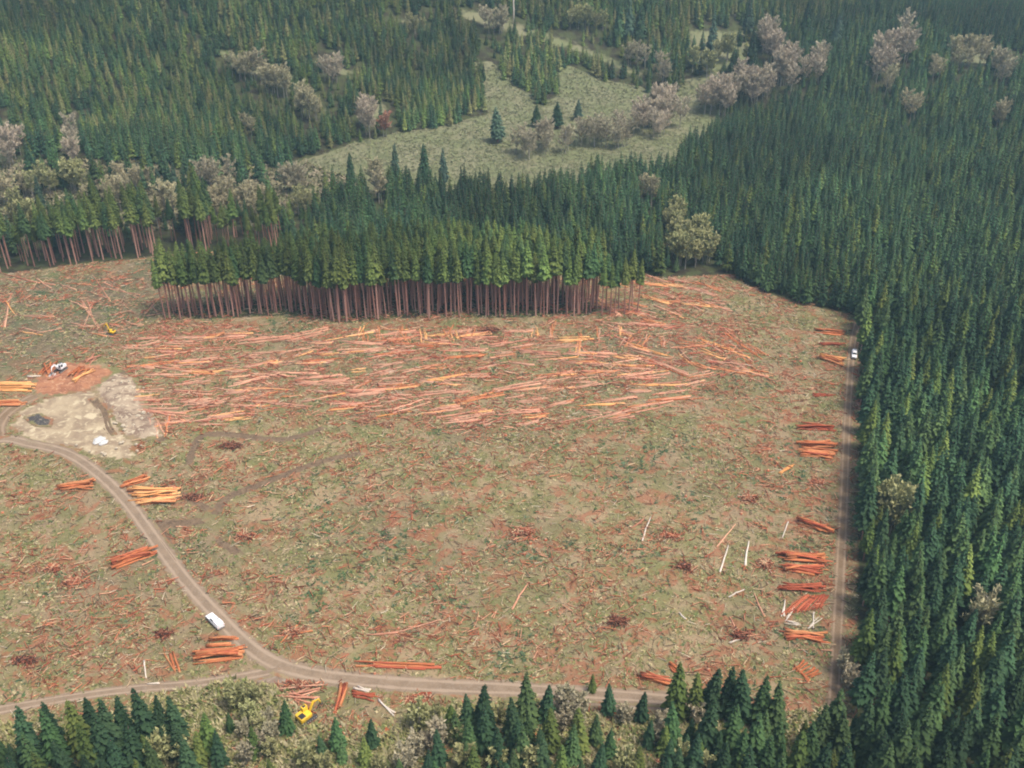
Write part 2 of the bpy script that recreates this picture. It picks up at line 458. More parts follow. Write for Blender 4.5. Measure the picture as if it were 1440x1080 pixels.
def bkind(n, seed, H, R, tone, leafy=0, base=.28): return [Kind('bare_tree', bare_geo(seed + i, H * (1 + .06 * (i % 3)), R, tone, leafy, base), M_GREYBARK, M_TWIG) for i in range(n)]
K_BARE = {'grey': bkind(3, 600, 16, 4.0, 'grey'), 'pink': bkind(3, 620, 17, 4.4, 'pink'), 'tan': bkind(3, 640, 17, 3.8, 'tan'),
          'olive': bkind(4, 660, 16, 3.6, 'olive', .45), 'rust': bkind(2, 680, 12, 3.2, 'rust'), 'sapling': bkind(4, 700, 6.5, 2.0, 'olive', .15, .12), 'greysap': bkind(3, 720, 6.5, 1.9, 'grey', 0, .12)}

def place_tree(kind, x, y, s, rz, name, label, cat, group):
    z = float(height(x, y)) - .05
    o = empty(name, (x, y, z), rz, s); o.rotation_euler = (R_.normal(0, .022), R_.normal(0, .022), rz)
    tag(o, label, cat, group)
    link('trunk', kind.trunk, o); link('crown', kind.crown, o)
    return o

# ---- bare tree clumps: (u, v of crown centre, half width px, half height px, count, tone, height scale, label)
BLOBS = [
    (14, 195, 18, 26, 5, 'pink', .95, 'pinkish bare tree in the clump at the left end of the hillside stand'),
    (98, 188, 12, 32, 5, 'pink', .9, 'pinkish bare tree in the tall narrow clump among the hillside conifers'),
    (345, 168, 12, 12, 2, 'tan', .7, 'tan bare tree alone amid the hillside conifers'),
    (345, 90, 34, 10, 10, 'tan', .85, 'tan bare tree in the upper part of the line down the hill crest'),
    (390, 110, 26, 10, 9, 'tan', .85, 'tan bare tree midway along the line down the hill crest'),
    (432, 140, 22, 14, 9, 'tan', .9, 'tan bare tree at the lower end of the line down the hill crest'),
    (475, 93, 26, 12, 6, 'pink', .75, 'pale bare tree in the small gap between the two wooded hills'),
    (515, 160, 22, 16, 7, 'pink', .85, 'pinkish bare tree by the meadow tip beside the reddish one'),
    (543, 172, 9, 12, 2, 'rust', .9, 'reddish bare tree at the left tip of the meadow'),
    (105, 243, 26, 14, 6, 'olive', .85, 'olive leafing tree above the far end of the left tree line'),
    (28, 290, 26, 18, 6, 'olive', .9, 'yellowish leafing tree behind the left end of the brown-trunked row'),
    (150, 272, 40, 12, 7, 'tan', .85, 'tan bare tree behind the middle of the brown-trunked row'),
    (225, 290, 30, 14, 6, 'tan', .85, 'tan bare tree behind the right part of the brown-trunked row'),
    (60, 255, 40, 10, 7, 'olive', .7, 'olive leafing tree in the brushy opening at the far left'),
    (190, 250, 40, 10, 8, 'tan', .6, 'small tan bare tree in the brushy opening under the wooded hill'),
    (20, 265, 25, 10, 5, 'tan', .7, 'tan bare tree at the left edge of the brushy opening'),
    (420, 275, 30, 12, 6, 'olive', .7, 'olive leafing tree at the right end of the brushy opening'),
    (312, 285, 26, 20, 8, 'tan', .95, 'tan bare tree with pale stems at the right end of the brown-trunked row'),
    (358, 285, 20, 20, 6, 'tan', .95, 'tan bare tree right of the pale-stemmed clump behind the narrow strip'),
    (300, 240, 40, 8, 6, 'grey', .8, 'grey bare tree in the thin belt under the wooded hill'),
    (400, 248, 30, 8, 5, 'grey', .8, 'grey bare tree below the left end of the meadow'),
    (535, 245, 14, 20, 4, 'tan', .9, 'tan bare tree between dark conifers below the meadow'),
    (742, 196, 22, 10, 5, 'grey', .8, 'grey bare tree right of the dark round tree on the meadow'),
    (775, 190, 35, 12, 9, 'grey', .8, 'grey bare tree in front of the three small meadow conifers'),
    (850, 180, 44, 14, 17, 'grey', .8, 'grey bare tree on the middle of the meadow edge'),
    (910, 165, 32, 18, 16, 'pink', .8, 'pale pinkish bare tree on the right end of the meadow'),
    (940, 150, 26, 20, 14, 'pink', .9, 'pale pinkish bare tree at the corner of meadow and belt'),
    (1010, 128, 32, 20, 17, 'pink', .95, 'pale bare tree at the lower end of the pale diagonal belt'),
    (1060, 112, 34, 20, 17, 'pink', .95, 'pale bare tree midway up the pale diagonal belt'),
    (1110, 92, 30, 22, 14, 'pink', 1, 'pale bare tree in the upper half of the pale diagonal belt'),
    (1085, 55, 20, 22, 9, 'pink', 1, 'pale bare tree at the upper end of the pale diagonal belt'),
    (1152, 80, 16, 20, 4, 'pink', 1, 'pale bare tree just right of the diagonal belt'),
    (1240, 75, 24, 26, 9, 'pink', 1.1, 'large pale pinkish bare tree in the pair of crowns at the upper edge'),
    (1280, 52, 16, 24, 4, 'pink', 1.1, 'large pale pinkish bare tree right of its twin clump'),
    (1365, 72, 36, 10, 11, 'tan', .9, 'tan bare tree in the broad clump on the far upper slope'),
    (1415, 90, 25, 12, 5, 'grey', .9, 'grey bare tree at the upper edge of the big wood'),
    (1320, 95, 16, 10, 3, 'tan', .8, 'tan bare tree left of the broad clump on the far slope'),
    (1255, 110, 14, 10, 3, 'tan', .8, 'tan bare tree beneath the large pale crowns'),
    (1285, 145, 16, 8, 3, 'tan', .8, 'tan bare tree in the small gap of the big wood'),
    (1412, 155, 14, 10, 3, 'tan', .8, 'brownish bare tree amid the upper part of the big wood'),
    (1030, 70, 30, 14, 6, 'olive', .9, 'olive leafing tree on the slope above the pale belt'),
    (990, 82, 24, 12, 5, 'olive', .9, 'olive leafing tree at the left of the slope above the pale belt'),
    (820, 22, 44, 10, 7, 'olive', .8, 'olive leafing tree along the far upper edge'),
    (900, 70, 26, 12, 5, 'grey', .8, 'grey bare tree behind the right wooded hill'),
    (935, 95, 16, 10, 3, 'grey', .8, 'grey bare tree beyond the meadow\'s right end'),
    (575, 30, 26, 6, 4, 'olive', .6, 'olive leafing tree on top of the right wooded hill'),
    (690, 25, 30, 10, 6, 'grey', .8, 'grey bare tree beside the pale standing snag'),
    (978, 335, 40, 26, 30, 'olive', .80, 'yellow-olive leafing tree in the clump behind the far corner of the clearing'),
    (948, 300, 16, 14, 7, 'olive', .8, 'yellow-olive leafing tree at the left of the clump behind the far corner'),
    (905, 265, 22, 8, 3, 'tan', .8, 'tan bare tree in the wood behind the olive clump'),
    (1262, 705, 34, 22, 7, 'olive', .95, 'yellow-olive leafing tree in the gap of the big stand beside the straight track'),
    (1395, 865, 22, 20, 3, 'tan', .9, 'tan bare tree among the tall conifers near the lower right corner'),
]
bare_sites = []   # x,y,scale,tone,label
for (u, v, ru, rv, n, tone, hs, lab) in BLOBS:
    Hh = 16.5 * hs
    for i in range(n):
        for k in range(20):
            a, b = R_.uniform(-1, 1, 2)
            if a * a + b * b <= 1: break
        p = G(u + a * ru * .8, v + b * rv * .7, Hh * .62)
        bare_sites.append((p[0], p[1], hs * R_.uniform(.8, 1.12), tone, lab))
BS = np.array([(b[0], b[1], 3.6 * b[2]) for b in bare_sites])
BSu, BSv = project(BS[:, 0], BS[:, 1], height(BS[:, 0], BS[:, 1]))

# ---- forest grid
NEAR_W = world([(1196, 444), (1300, 455), (1500, 480), (1750, 505), (1750, 1500), (1100, 1500)])
def grid(sp, jit):
    a, b = np.meshgrid(np.arange(-680, 680, sp), np.arange(60, 1020, sp))
    a = a + (np.arange(a.shape[0])[:, None] % 2) * sp * .5
    return a.ravel() + R_.uniform(-jit, jit, a.size), b.ravel() + R_.uniform(-jit, jit, a.size)
g1x, g1y = grid(4.5, 2.0); g2x, g2y = grid(3.8, 1.5)
k1 = inpoly(g1x, g1y, NEAR_W); k2 = ~inpoly(g2x, g2y, NEAR_W)
gx = np.concatenate([g1x[k1], g2x[k2]]); gy = np.concatenate([g1y[k1], g2y[k2]]); near = np.arange(len(gx)) < k1.sum()
gzv = height(gx, gy); U, Vv = project(gx, gy, gzv)
infr = (U > -150) & (U < 1590) & (Vv < 1400) & (Vv > -90)
gx, gy, gzv, U, Vv, near = [a[infr] for a in (gx, gy, gzv, U, Vv, near)]
in_clear = inpoly(gx, gy, CLEAR_W); jx = gx + (noise(gx, gy, 9, 3) - .5) * 16; jy = gy + (noise(gx, gy, 9, 7) - .5) * 18
in_mead = inpoly(jx, jy, MEADOW_W)
for P in OPENS_W: in_mead |= inpoly(jx, jy, P) & (R_.rand(len(gx)) < .86)
in_mead &= ~in_clear; in_block = inpoly(gx, gy, BLOCK_W)
near_bare = np.zeros(gx.shape, bool); front_bare = np.zeros(gx.shape, bool)
for (bx, by, br), bu, bv in zip(BS, BSu, BSv):
    near_bare |= np.hypot(gx - bx, gy - by) < br * .85
    front_bare |= (np.abs(gx - bx - (gy - by) * bx / max(by, 1)) < br * .8) & (gy < by) & (gy > by - 26)
ok = ~in_clear & ~in_mead & ~near_bare
ok &= ~(front_bare & (gy > 300) & (R_.rand(len(gx)) < .45))
ok &= R_.rand(len(gx)) > .06
hill = ((gy > 500) & (U < 470) | (gy > 500) & (U < 960) & (Vv < 205) | inpoly(U, Vv, [(960, -100), (960, 92), (1180, 40), (1300, -100)])) & ok
# thin mixed belt under the hills
belt = ok & ~hill & inpoly(gx, gy, BELT_W)
ok &= ~(belt & (R_.rand(len(gx)) < .80))
stand = ok & ~hill
rot = R_.uniform(0, 6.28, len(gx)); scl = R_.uniform(.86, 1.08, len(gx)) * (.92 + .16 * noise(gx, gy, 11, 6)) * (.93 + .14 * noise(gx, gy, 30, 4))
scl = np.where(front_bare & (gy > 300), scl * .62, scl)
scl = np.where(front_bare & (gy <= 300), scl * .8, scl)

# individuals: the 300 of the dense stand which show largest
proj_d = gy * CP + (CAM_H - gzv) * SP
ut, vt = project(gx, gy, gzv + 22)
vis = stand & near & (ut > -10) & (ut < 1450) & (vt > 0) & (vt < 1085)
order = np.where(vis)[0][np.argsort(proj_d[vis])]
IND = order[:297]
is_ind = np.zeros(len(gx), bool); is_ind[IND] = True
for i in IND:
    edge = U[i] < 1245 and Vv[i] > 440
    if edge: lab, grp = 'tall green conifer in the outer rows of the big stand along the straight dirt track', 'outer rows of the dense stand by the straight track'
    elif vt[i] > 800: lab, grp = 'tall green conifer deep in the big stand, near the lower right corner', 'dense stand near the lower right corner'
    else: lab, grp = 'tall green conifer deep in the big stand, at the height of the last log stacks', 'dense stand level with the roadside log stacks'
    place_tree(K_STAND[R_.randint(8)], gx[i], gy[i], float(scl[i]), float(rot[i]), 'stand_conifer', lab, 'conifer tree', grp)

# ---- geometry-nodes scatter for woods nobody could count
def scatter(name, kinds_, x, y, scale, rz, label, cat, which=None):
    src = bpy.data.collections.new(name + '_sources')
    for i, k in enumerate(kinds_):
        so = bpy.data.objects.new('source_%02d_%s' % (i, name), k.both()); src.objects.link(so)
    pts = mk(name, np.stack([x, y, height(x, y) - .05], 1), [], [], attrs={'size': scale, 'turn': rz, 'lean': R_.normal(0, .025, len(x)), 'which': R_.randint(0, len(kinds_), len(x)) if which is None else which})
    o = link(name, pts); tag(o, label, cat, kind='stuff')
    ng = bpy.data.node_groups.new(name + '_scatter', 'GeometryNodeTree')
    ng.interface.new_socket('Geometry', in_out='INPUT', socket_type='NodeSocketGeometry')
    ng.interface.new_socket('Geometry', in_out='OUTPUT', socket_type='NodeSocketGeometry')
    N = ng.nodes; Lk = ng.links
    gi = N.new('NodeGroupInput'); go = N.new('NodeGroupOutput')
    ci = N.new('GeometryNodeCollectionInfo'); ci.inputs[0].default_value = src
    ci.inputs['Separate Children'].default_value = True; ci.inputs['Reset Children'].default_value = True
    ip = N.new('GeometryNodeInstanceOnPoints'); ip.inputs['Pick Instance'].default_value = True
    def na(nm, t='FLOAT'):
        a = N.new('GeometryNodeInputNamedAttribute'); a.data_type = t; a.inputs['Name'].default_value = nm; return a.outputs[0]
    cx = N.new('ShaderNodeCombineXYZ'); Lk.new(na('turn'), cx.inputs[2]); Lk.new(na('lean'), cx.inputs[0])
    Lk.new(gi.outputs[0], ip.inputs['Points']); Lk.new(ci.outputs[0], ip.inputs['Instance'])
    Lk.new(na('which'), ip.inputs['Instance Index']); Lk.new(cx.outputs[0], ip.inputs['Rotation']); Lk.new(na('size'), ip.inputs['Scale'])
    Lk.new(ip.outputs[0], go.inputs[0])
    md = o.modifiers.new('scatter', 'NODES'); md.node_group = ng
    return o
rest = stand & ~is_ind
edge_left = (polydist(gx, gy, CLEAR_W) < 17) & (U < 400) & (gy > 300)
scatter('conifer_forest', K_STAND + K_STRIP[:4] + K_FAR, gx[rest], gy[rest], scl[rest] * .98, rot[rest], 'dense dark green conifer plantation filling the land beyond and beside the clearing', 'forest', np.where(edge_left[rest], R_.randint(8, 12, rest.sum()), np.where(near[rest], R_.randint(0, 8, rest.sum()), R_.randint(12, 20, rest.sum()))))
hs_ = np.where(hill)[0]
scatter('hillside_forest', K_HILL, gx[hs_], gy[hs_], scl[hs_] * 1.02, rot[hs_], 'younger conifer plantation covering the two hills behind the meadow', 'forest')
print('bare', len(bare_sites)); print('stand', stand.sum(), 'hill', hill.sum(), 'ind', len(IND))

# ---- narrow strip left standing in the clearing: every tree its own
bx0, by0 = np.meshgrid(np.arange(-200, 120, 2.6), np.arange(300, 420, 2.6))
bx0 = bx0.ravel() + R_.uniform(-1.1, 1.1, bx0.size); by0 = by0.ravel() + R_.uniform(-1.1, 1.1, by0.size)
inb = inpoly(bx0, by0, BLOCK_W); bx0, by0 = bx0[inb], by0[inb]
frontline = world(BLOCK[:8])
fd = polydist(bx0, by0, frontline, False)
o_ = np.argsort(fd); rear = o_[290:]; o_ = o_[:290]
rb = (bx0[rear], by0[rear])
bx0, by0, fd = bx0[o_], by0[o_], fd[o_]
for x, y, d in zip(bx0, by0, fd):
    u, v = project(x, y, 0)
    if u < 262: lab, g = 'slender conifer with bare brown trunk at the left end of the narrow strip', 'left end of the narrow tree strip'
    elif d < 4.5: lab, g = 'slender conifer with long bare pinkish trunk in the front row of the narrow strip', 'front row of the narrow tree strip'
    else: lab, g = 'slender conifer whose top shows behind the front row of the narrow strip', 'rear rows of the narrow tree strip'
    place_tree(K_STRIP[R_.randint(7)], x, y, R_.uniform(.88, 1.05), R_.uniform(0, 6.28), 'strip_conifer', lab, 'plantation tree', g)
for u, v in [(846, 444), (858, 443), (864, 441), (878, 442), (884, 438), (896, 440), (852, 436), (870, 434), (889, 430)]:
    p = G(u, v); place_tree(K_STRIP[R_.randint(7)], p[0], p[1], R_.uniform(.76, .88), R_.uniform(0, 6.28), 'strip_conifer', 'thin sparse conifer at the right end of the narrow strip, logs showing between the trunks', 'plantation tree', 'sparse right end of the narrow tree strip')
print('strip', len(bx0), len(rb[0]))
scatter('strip_forest', K_STRIP, rb[0], rb[1], R_.uniform(.88, 1.05, len(rb[0])), R_.uniform(0, 6.28, len(rb[0])), 'hindmost slender conifers of the narrow strip, only their tops showing', 'forest')

# ---- far tall dark trees seen singly: (u,v base, size, kind)
for (u, v, s, lab) in [
    (700, 200, .66, 'dark round evergreen standing alone on the left half of the meadow'),
    (783, 180, .50, 'largest of the three small dark conifers on the middle of the meadow'),
    (754, 178, .42, 'left one of the three small dark conifers on the meadow'),
    (813, 168, .40, 'right one of the three small dark conifers on the meadow'),
    (911, 160, .35, 'small dark conifer at the right end of the meadow'),
    (557, 262, .95, 'tall dark conifer spire left of the pair below the meadow'),
    (598, 262, .95, 'tall dark conifer spire nearest the meadow edge in the middle'),
    (625, 262, .85, 'tall dark conifer right of the central spires below the meadow'),
    (495, 262, .75, 'broad dark conifer below the left half of the meadow'),
    (250, 285, .85, 'broad dark evergreen with drooping boughs behind the brown-trunked row'),
    (228, 280, .7, 'broad dark evergreen just left of the drooping one'),
    (272, 282, .72, 'broad dark evergreen just right of the drooping one'),
    (60, 300, .8, 'broad green conifer behind the left end of the brown-trunked row'),
    (1055, 100, .9, 'dark conifer left of the uppermost pale bare trees'),
    (1000, 78, .9, 'dark conifer on the slope above the pale diagonal belt'),
    (1170, 75, .9, 'dark conifer between the pale belt and the large pale crowns'),
    (1130, 60, .95, 'dark blue-green conifer above the pale belt'),
    (870, 60, .9, 'tall dark conifer on the skyline side of the right wooded hill'),
    (884, 58, .9, 'tall dark conifer, second of the group beyond the right wooded hill'),
    (900, 62, .9, 'tall dark conifer, last of the group beyond the right wooded hill'),
    (1050, 55, .95, 'tall dark conifer at the upper edge among pale trees')]:
    p = G(u, v); s *= .8 if v > 215 else 1.0
    ot = place_tree(K_OLD[R_.randint(4)], p[0], p[1], s, R_.uniform(0, 6.28), 'old_conifer', lab, 'evergreen tree', None)
    if 150 < v < 210: ot.scale = (s * 1.7, s * 1.7, s)

# ---- bare trees
for (x, y, s, tone, lab) in bare_sites:
    place_tree(K_BARE[tone][R_.randint(len(K_BARE[tone]))], x, y, s, R_.uniform(0, 6.28), 'bare_tree' if tone != 'olive' else 'leafing_tree', lab, 'leafing tree' if tone == 'olive' else 'bare tree', lab.split(' tree ', 1)[-1] + ' clump')

# ---- foreground young conifers: crown top pixel, height m, tone
FORE = [(20, 998, 13), (60, 1000, 12), (58, 985, 10), (97, 982, 13), (118, 978, 10), (140, 985, 13), (160, 976, 11), (190, 970, 14), (215, 980, 11), (237, 975, 11), (243, 1010, 10),
        (30, 1030, 11), (78, 1035, 11), (112, 1010, 14), (128, 1000, 15), (150, 1030, 12), (175, 1018, 12), (45, 1055, 10), (98, 1062, 10), (140, 1065, 10), (205, 1040, 10), (8, 1060, 10),
        (285, 1002, 13), (272, 1028, 10), (300, 1032, 10), (396, 985, 10), (320, 1000, 6.5), (510, 1035, 9), (450, 1032, 6), (478, 1040, 7), (632, 985, 8), (657, 975, 9), (678, 960, 12), (740, 948, 13), (722, 985, 10), (770, 962, 9),
        (682, 990, 11), (660, 1010, 9), (640, 1000, 8), (700, 1020, 9), (735, 1020, 10), (775, 995, 10), (762, 1030, 9), (805, 1020, 9), (815, 992, 11), (834, 948, 5.5), (858, 962, 9), (905, 972, 9),
        (860, 1022, 9), (900, 1050, 9), (845, 1045, 9), (790, 1050, 8), (720, 1052, 9), (665, 1050, 9), (615, 1030, 8), (600, 1055, 8), (560, 1065, 7),
        (957, 935, 12), (985, 945, 11), (1005, 930, 13), (1030, 935, 12), (1050, 938, 13), (1080, 950, 12), (1100, 960, 12), (950, 985, 11), (1000, 985, 12), (1035, 990, 12), (1070, 1000, 12), (1110, 1005, 12), (980, 1030, 11),
        (1020, 1040, 11), (1060, 1050, 12), (1140, 962, 14), (1165, 985, 14), (1185, 968, 15), (1130, 1030, 12), (1160, 1045, 12), (1195, 1000, 13), (1200, 1050, 12), (1100, 1055, 11), (940, 1040, 10), (1150, 1010, 13), (1085, 1030, 12)]
def fore_label(u, v):
    if u < 250: return ('dark green young conifer in the cluster below the narrow side road at the lower left', 'young conifers at the lower left')
    if 600 < u < 830: return ('green young conifer in the thicket below the middle of the main dirt road', 'young conifers below the road middle')
    if 930 < u: return ('green young conifer in the dense group in front of the straight track\'s near end', 'young conifers in front of the track end')
    return None
FL = {(285, 1002): 'dark young conifer, tallest in the pale scrub at the lower left', (272, 1028): 'small dark conifer just left of the tallest one in the pale scrub', (300, 1032): 'small dark conifer just right of the tallest one in the pale scrub',
      (396, 985): 'small dark conifer directly left of the yellow machine', (320, 1000): 'tiny conifer in pale scrub right of the tallest scrub conifer', (510, 1035): 'broad dark conifer at the bottom below the red V-shaped logs',
      (450, 1032): 'bright green bushy young conifer below the yellow machine', (478, 1040): 'bright green young conifer between yellow machine and broad dark conifer',
      (834, 948): 'smallest lone slim conifer on the near edge of the road', (858, 962): 'lone leaning conifer overlapping the road, right of the slim one', (905, 972): 'lone neat dark conifer on the near roadside at the right',
      (860, 1022): 'dark conifer in scrub directly below the leaning roadside conifer', (900, 1050): 'dark conifer at the bottom edge below the neat roadside conifer', (845, 1045): 'green conifer at the bottom, just left of the dark scrub conifer',
      (600, 1055): 'small conifer at the bottom edge below the bleached log bundle', (560, 1065): 'small dark conifer at the bottom edge, left below the bleached logs'}
fore_xy = []
for (u, v, h) in FORE:
    if u < 250 or u > 930 or 600 < u < 830:
        h *= 1.25
        if R_.rand() < .12: continue
    p = G(u, v, h); k = R_.randint(7)
    if u < 250 and R_.rand() < .6: k = [0, 2, 4][R_.randint(3)]
    H0 = 12 + (k % 3) * 1.5
    if (u, v) in FL: lab, g = FL[(u, v)], None
    else: lab, g = fore_label(u, v)
    place_tree(K_YOUNG[k], p[0], p[1], h / H0 * R_.uniform(.96, 1.05), R_.uniform(0, 6.28), 'young_conifer', lab, 'young conifer', g)
    fore_xy.append((p[0], p[1]))
# fill below the frame and between
extra = 0
for t in range(5000):
    u, v = (R_.uniform(-60, 1260) if R_.rand() < .6 else R_.uniform(930, 1215)), R_.uniform(1045, 1230)
    if extra > 185: break
    if 250 < u < 600 and R_.rand() < .84: continue
    if 820 < u < 930 and R_.rand() < .5: continue
    p = G(u, v)
    if min(math.hypot(p[0] - a, p[1] - b) for a, b in fore_xy) < 2.7: continue
    fore_xy.append((p[0], p[1])); extra += 1
    if u < 250: lab, g = fore_label(100, v)
    elif u < 600: lab, g = 'young conifer rising into the bottom edge below the pale scrub', 'young conifers at the bottom edge under the scrub'
    elif u < 930: lab, g = fore_label(700, v)
    else: lab, g = fore_label(1100, v)
    place_tree(K_YOUNG[R_.randint(7)], p[0], p[1], R_.uniform(.6, .88), R_.uniform(0, 6.28), 'young_conifer', lab, 'young conifer', g)
# saplings and scrub trees in the foreground
SAP = [(u, v, 'sapling') for u, v in [(265, 1000), (300, 985), (330, 980), (350, 1000), (365, 1020), (340, 1040), (310, 1060), (255, 1060), (230, 1055), (215, 1062), (380, 1050), (410, 1045), (400, 1070), (430, 1065), (455, 1070), (320, 1075), (350, 1072),
        (330, 965), (355, 975), (640, 1030), (655, 1068), (700, 1068), (740, 1070), (590, 1010), (610, 1000), (960, 1060), (1000, 1075), (940, 1070), (880, 1075), (530, 1075), (700, 1000), (750, 990)]] + \
      [(u, v, 'greysap') for u, v in [(795, 985), (805, 975), (815, 990), (800, 1000), (792, 1010), (812, 1005), (375, 1010), (380, 1030), (385, 1070), (362, 1045), (345, 1060), (615, 1035), (600, 1040), (585, 1050), (930, 1010), (925, 1030), (880, 1000), (570, 1070), (1195, 945), (1190, 930), (1196, 960), (340, 1020), (980, 1000)]]
for u, v, t in SAP:
    if 255 < u < 460 and R_.rand() < .4: continue
    p = G(u, v, 3.5)
    where = ('in the pale scrub left of the yellow machine' if u < 460 else 'at the edge of the thicket below the bleached logs' if u < 660 else 'among the young conifers below the middle road' if u < 830 else 'beside the near end of the straight track' if u > 1150 else 'in the scrub between road and bottom edge, right part')
    place_tree(K_BARE[t][R_.randint(3)], p[0], p[1], R_.uniform(.7, 1.1), R_.uniform(0, 6.28), 'sapling', ('olive leafing sapling ' if t == 'sapling' else 'thin grey bare sapling ') + where, 'sapling', ('olive' if t == 'sapling' else 'grey') + ' saplings ' + where)

# ------------------------------------------------------------------ ground
def axis(lo, a, b, hi, st, growth=1.16):
    m = list(np.arange(a, b, st)); s = st; x = a
    left = []
    while x > lo: s *= growth; x -= s; left.append(x)
    s = st; x = m[-1]; right = []
    while x < hi: s *= growth; x += s; right.append(x)
    return np.array(left[::-1] + m + right)
XA = axis(-4000, -300, 300, 4000, 2.0); YA = axis(-4000, 110, 700, 4000, 2.0)
GX, GY = np.meshgrid(XA, YA); nx, ny = len(XA), len(YA)
GZ = height(GX.ravel(), GY.ravel())
idx = np.arange(nx * ny).reshape(ny, nx)
F = np.stack([idx[:-1, :-1].ravel(), idx[:-1, 1:].ravel(), idx[1:, 1:].ravel(), idx[1:, :-1].ravel()], 1)
gme = mk('ground', np.stack([GX.ravel(), GY.ravel(), GZ], 1), F, M_GROUND, smooth=True)
def soft(poly, w=6.0):
    ins = inpoly(GX.ravel(), GY.ravel(), poly); d = polydist(GX.ravel(), GY.ravel(), poly)
    return np.clip(.5 + np.where(ins, d, -d) / w, 0, 1)
mead_m = np.maximum(soft(MEADOW_W, 8), soft(BELT_W, 14))
for P in OPENS_W: mead_m = np.maximum(mead_m, .66 * soft(P, 18))
zc = np.stack([np.minimum(soft(CLEAR_W, 8), 1 - soft(BLOCK_W, 5)), mead_m, soft(HOLLOW_W, 22), np.ones(nx * ny)], 1).astype(np.float32)
a = gme.color_attributes.new('zone', 'FLOAT_COLOR', 'POINT'); a.data.foreach_set('color', zc.ravel())
tag(link('ground', gme), kind='structure')

# ------------------------------------------------------------------ roads
def catmull(P, n=10):
    P = [np.array(p, float) for p in P]; P = [2 * P[0] - P[1]] + P + [2 * P[-1] - P[-2]]
    out = []
    for i in range(1, len(P) - 2):
        for k in range(n):
            t = k / n; p0, p1, p2, p3 = P[i - 1:i + 3]
            out.append(.5 * ((2 * p1) + (-p0 + p2) * t + (2 * p0 - 5 * p1 + 4 * p2 - p3) * t * t + (-p0 + 3 * p1 - 3 * p2 + p3) * t ** 3))
    out.append(P[-2]); return np.array(out)
ROADS_W = []
def strip_mesh(name, pix, width, mat, dz, lanes=10, endfade=True):
    pts = catmull([G(u, v)[:2] for u, v in pix], 12)
    # resample 1.2 m
    seg = np.hypot(*np.diff(pts, axis=0).T); s = np.concatenate([[0], np.cumsum(seg)])
    q = np.arange(0, s[-1], 1.2); pts = np.stack([np.interp(q, s, pts[:, 0]), np.interp(q, s, pts[:, 1])], 1)
    wid = np.interp(q / q[-1], np.linspace(0, 1, len(width)), width) if isinstance(width, (list, tuple)) else np.full(len(q), width)
    d = np.gradient(pts, axis=0); d /= np.hypot(d[:, 0], d[:, 1])[:, None] + 1e-9; nrm = np.stack([d[:, 1], -d[:, 0]], 1)
    V = []; e = []; lat = []
    for k in range(lanes + 1):
        l = -1 + 2 * k / lanes
        P = pts + nrm * (l * wid / 2)[:, None]
        V.append(np.stack([P[:, 0], P[:, 1], height(P[:, 0], P[:, 1]) + dz + .05 * (1 - l * l) - .05 * math.exp(-((abs(l) - .42) / .12) ** 2)], 1))
        ee = np.full(len(q), 1 - abs(l) ** 1.5)
        if endfade: ee = np.minimum(ee, np.minimum(q, q[-1] - q) / 5.0)
        e.append(ee); lat.append(np.full(len(q), l))
    V = np.stack(V, 1).reshape(-1, 3); e = np.stack(e, 1).ravel(); lat = np.stack(lat, 1).ravel()
    n = len(q); k = lanes + 1
    ii = np.arange(n * k).reshape(n, k)
    F = np.stack([ii[:-1, :-1].ravel(), ii[:-1, 1:].ravel(), ii[1:, 1:].ravel(), ii[1:, :-1].ravel()], 1)
    ROADS_W.append((pts, float(np.mean(wid)) / 2))
    return mk(name, V, F, mat, attrs={'edge': e, 'lat': lat}, smooth=True)
M_ROAD = patch_material('dirt_road', road_col((.23, .17, .115), (.30, .23, .165), (.19, .14, .095)), 1.1)
M_TRACK = patch_material('dirt_track', road_col((.17, .115, .068), (.27, .195, .13), (.19, .135, .085)), .9)
M_SKID = patch_material('skid_trail', noise_col((.13, .09, .058), (.17, .12, .075), (.07, .048, .034), .5), 1.45)
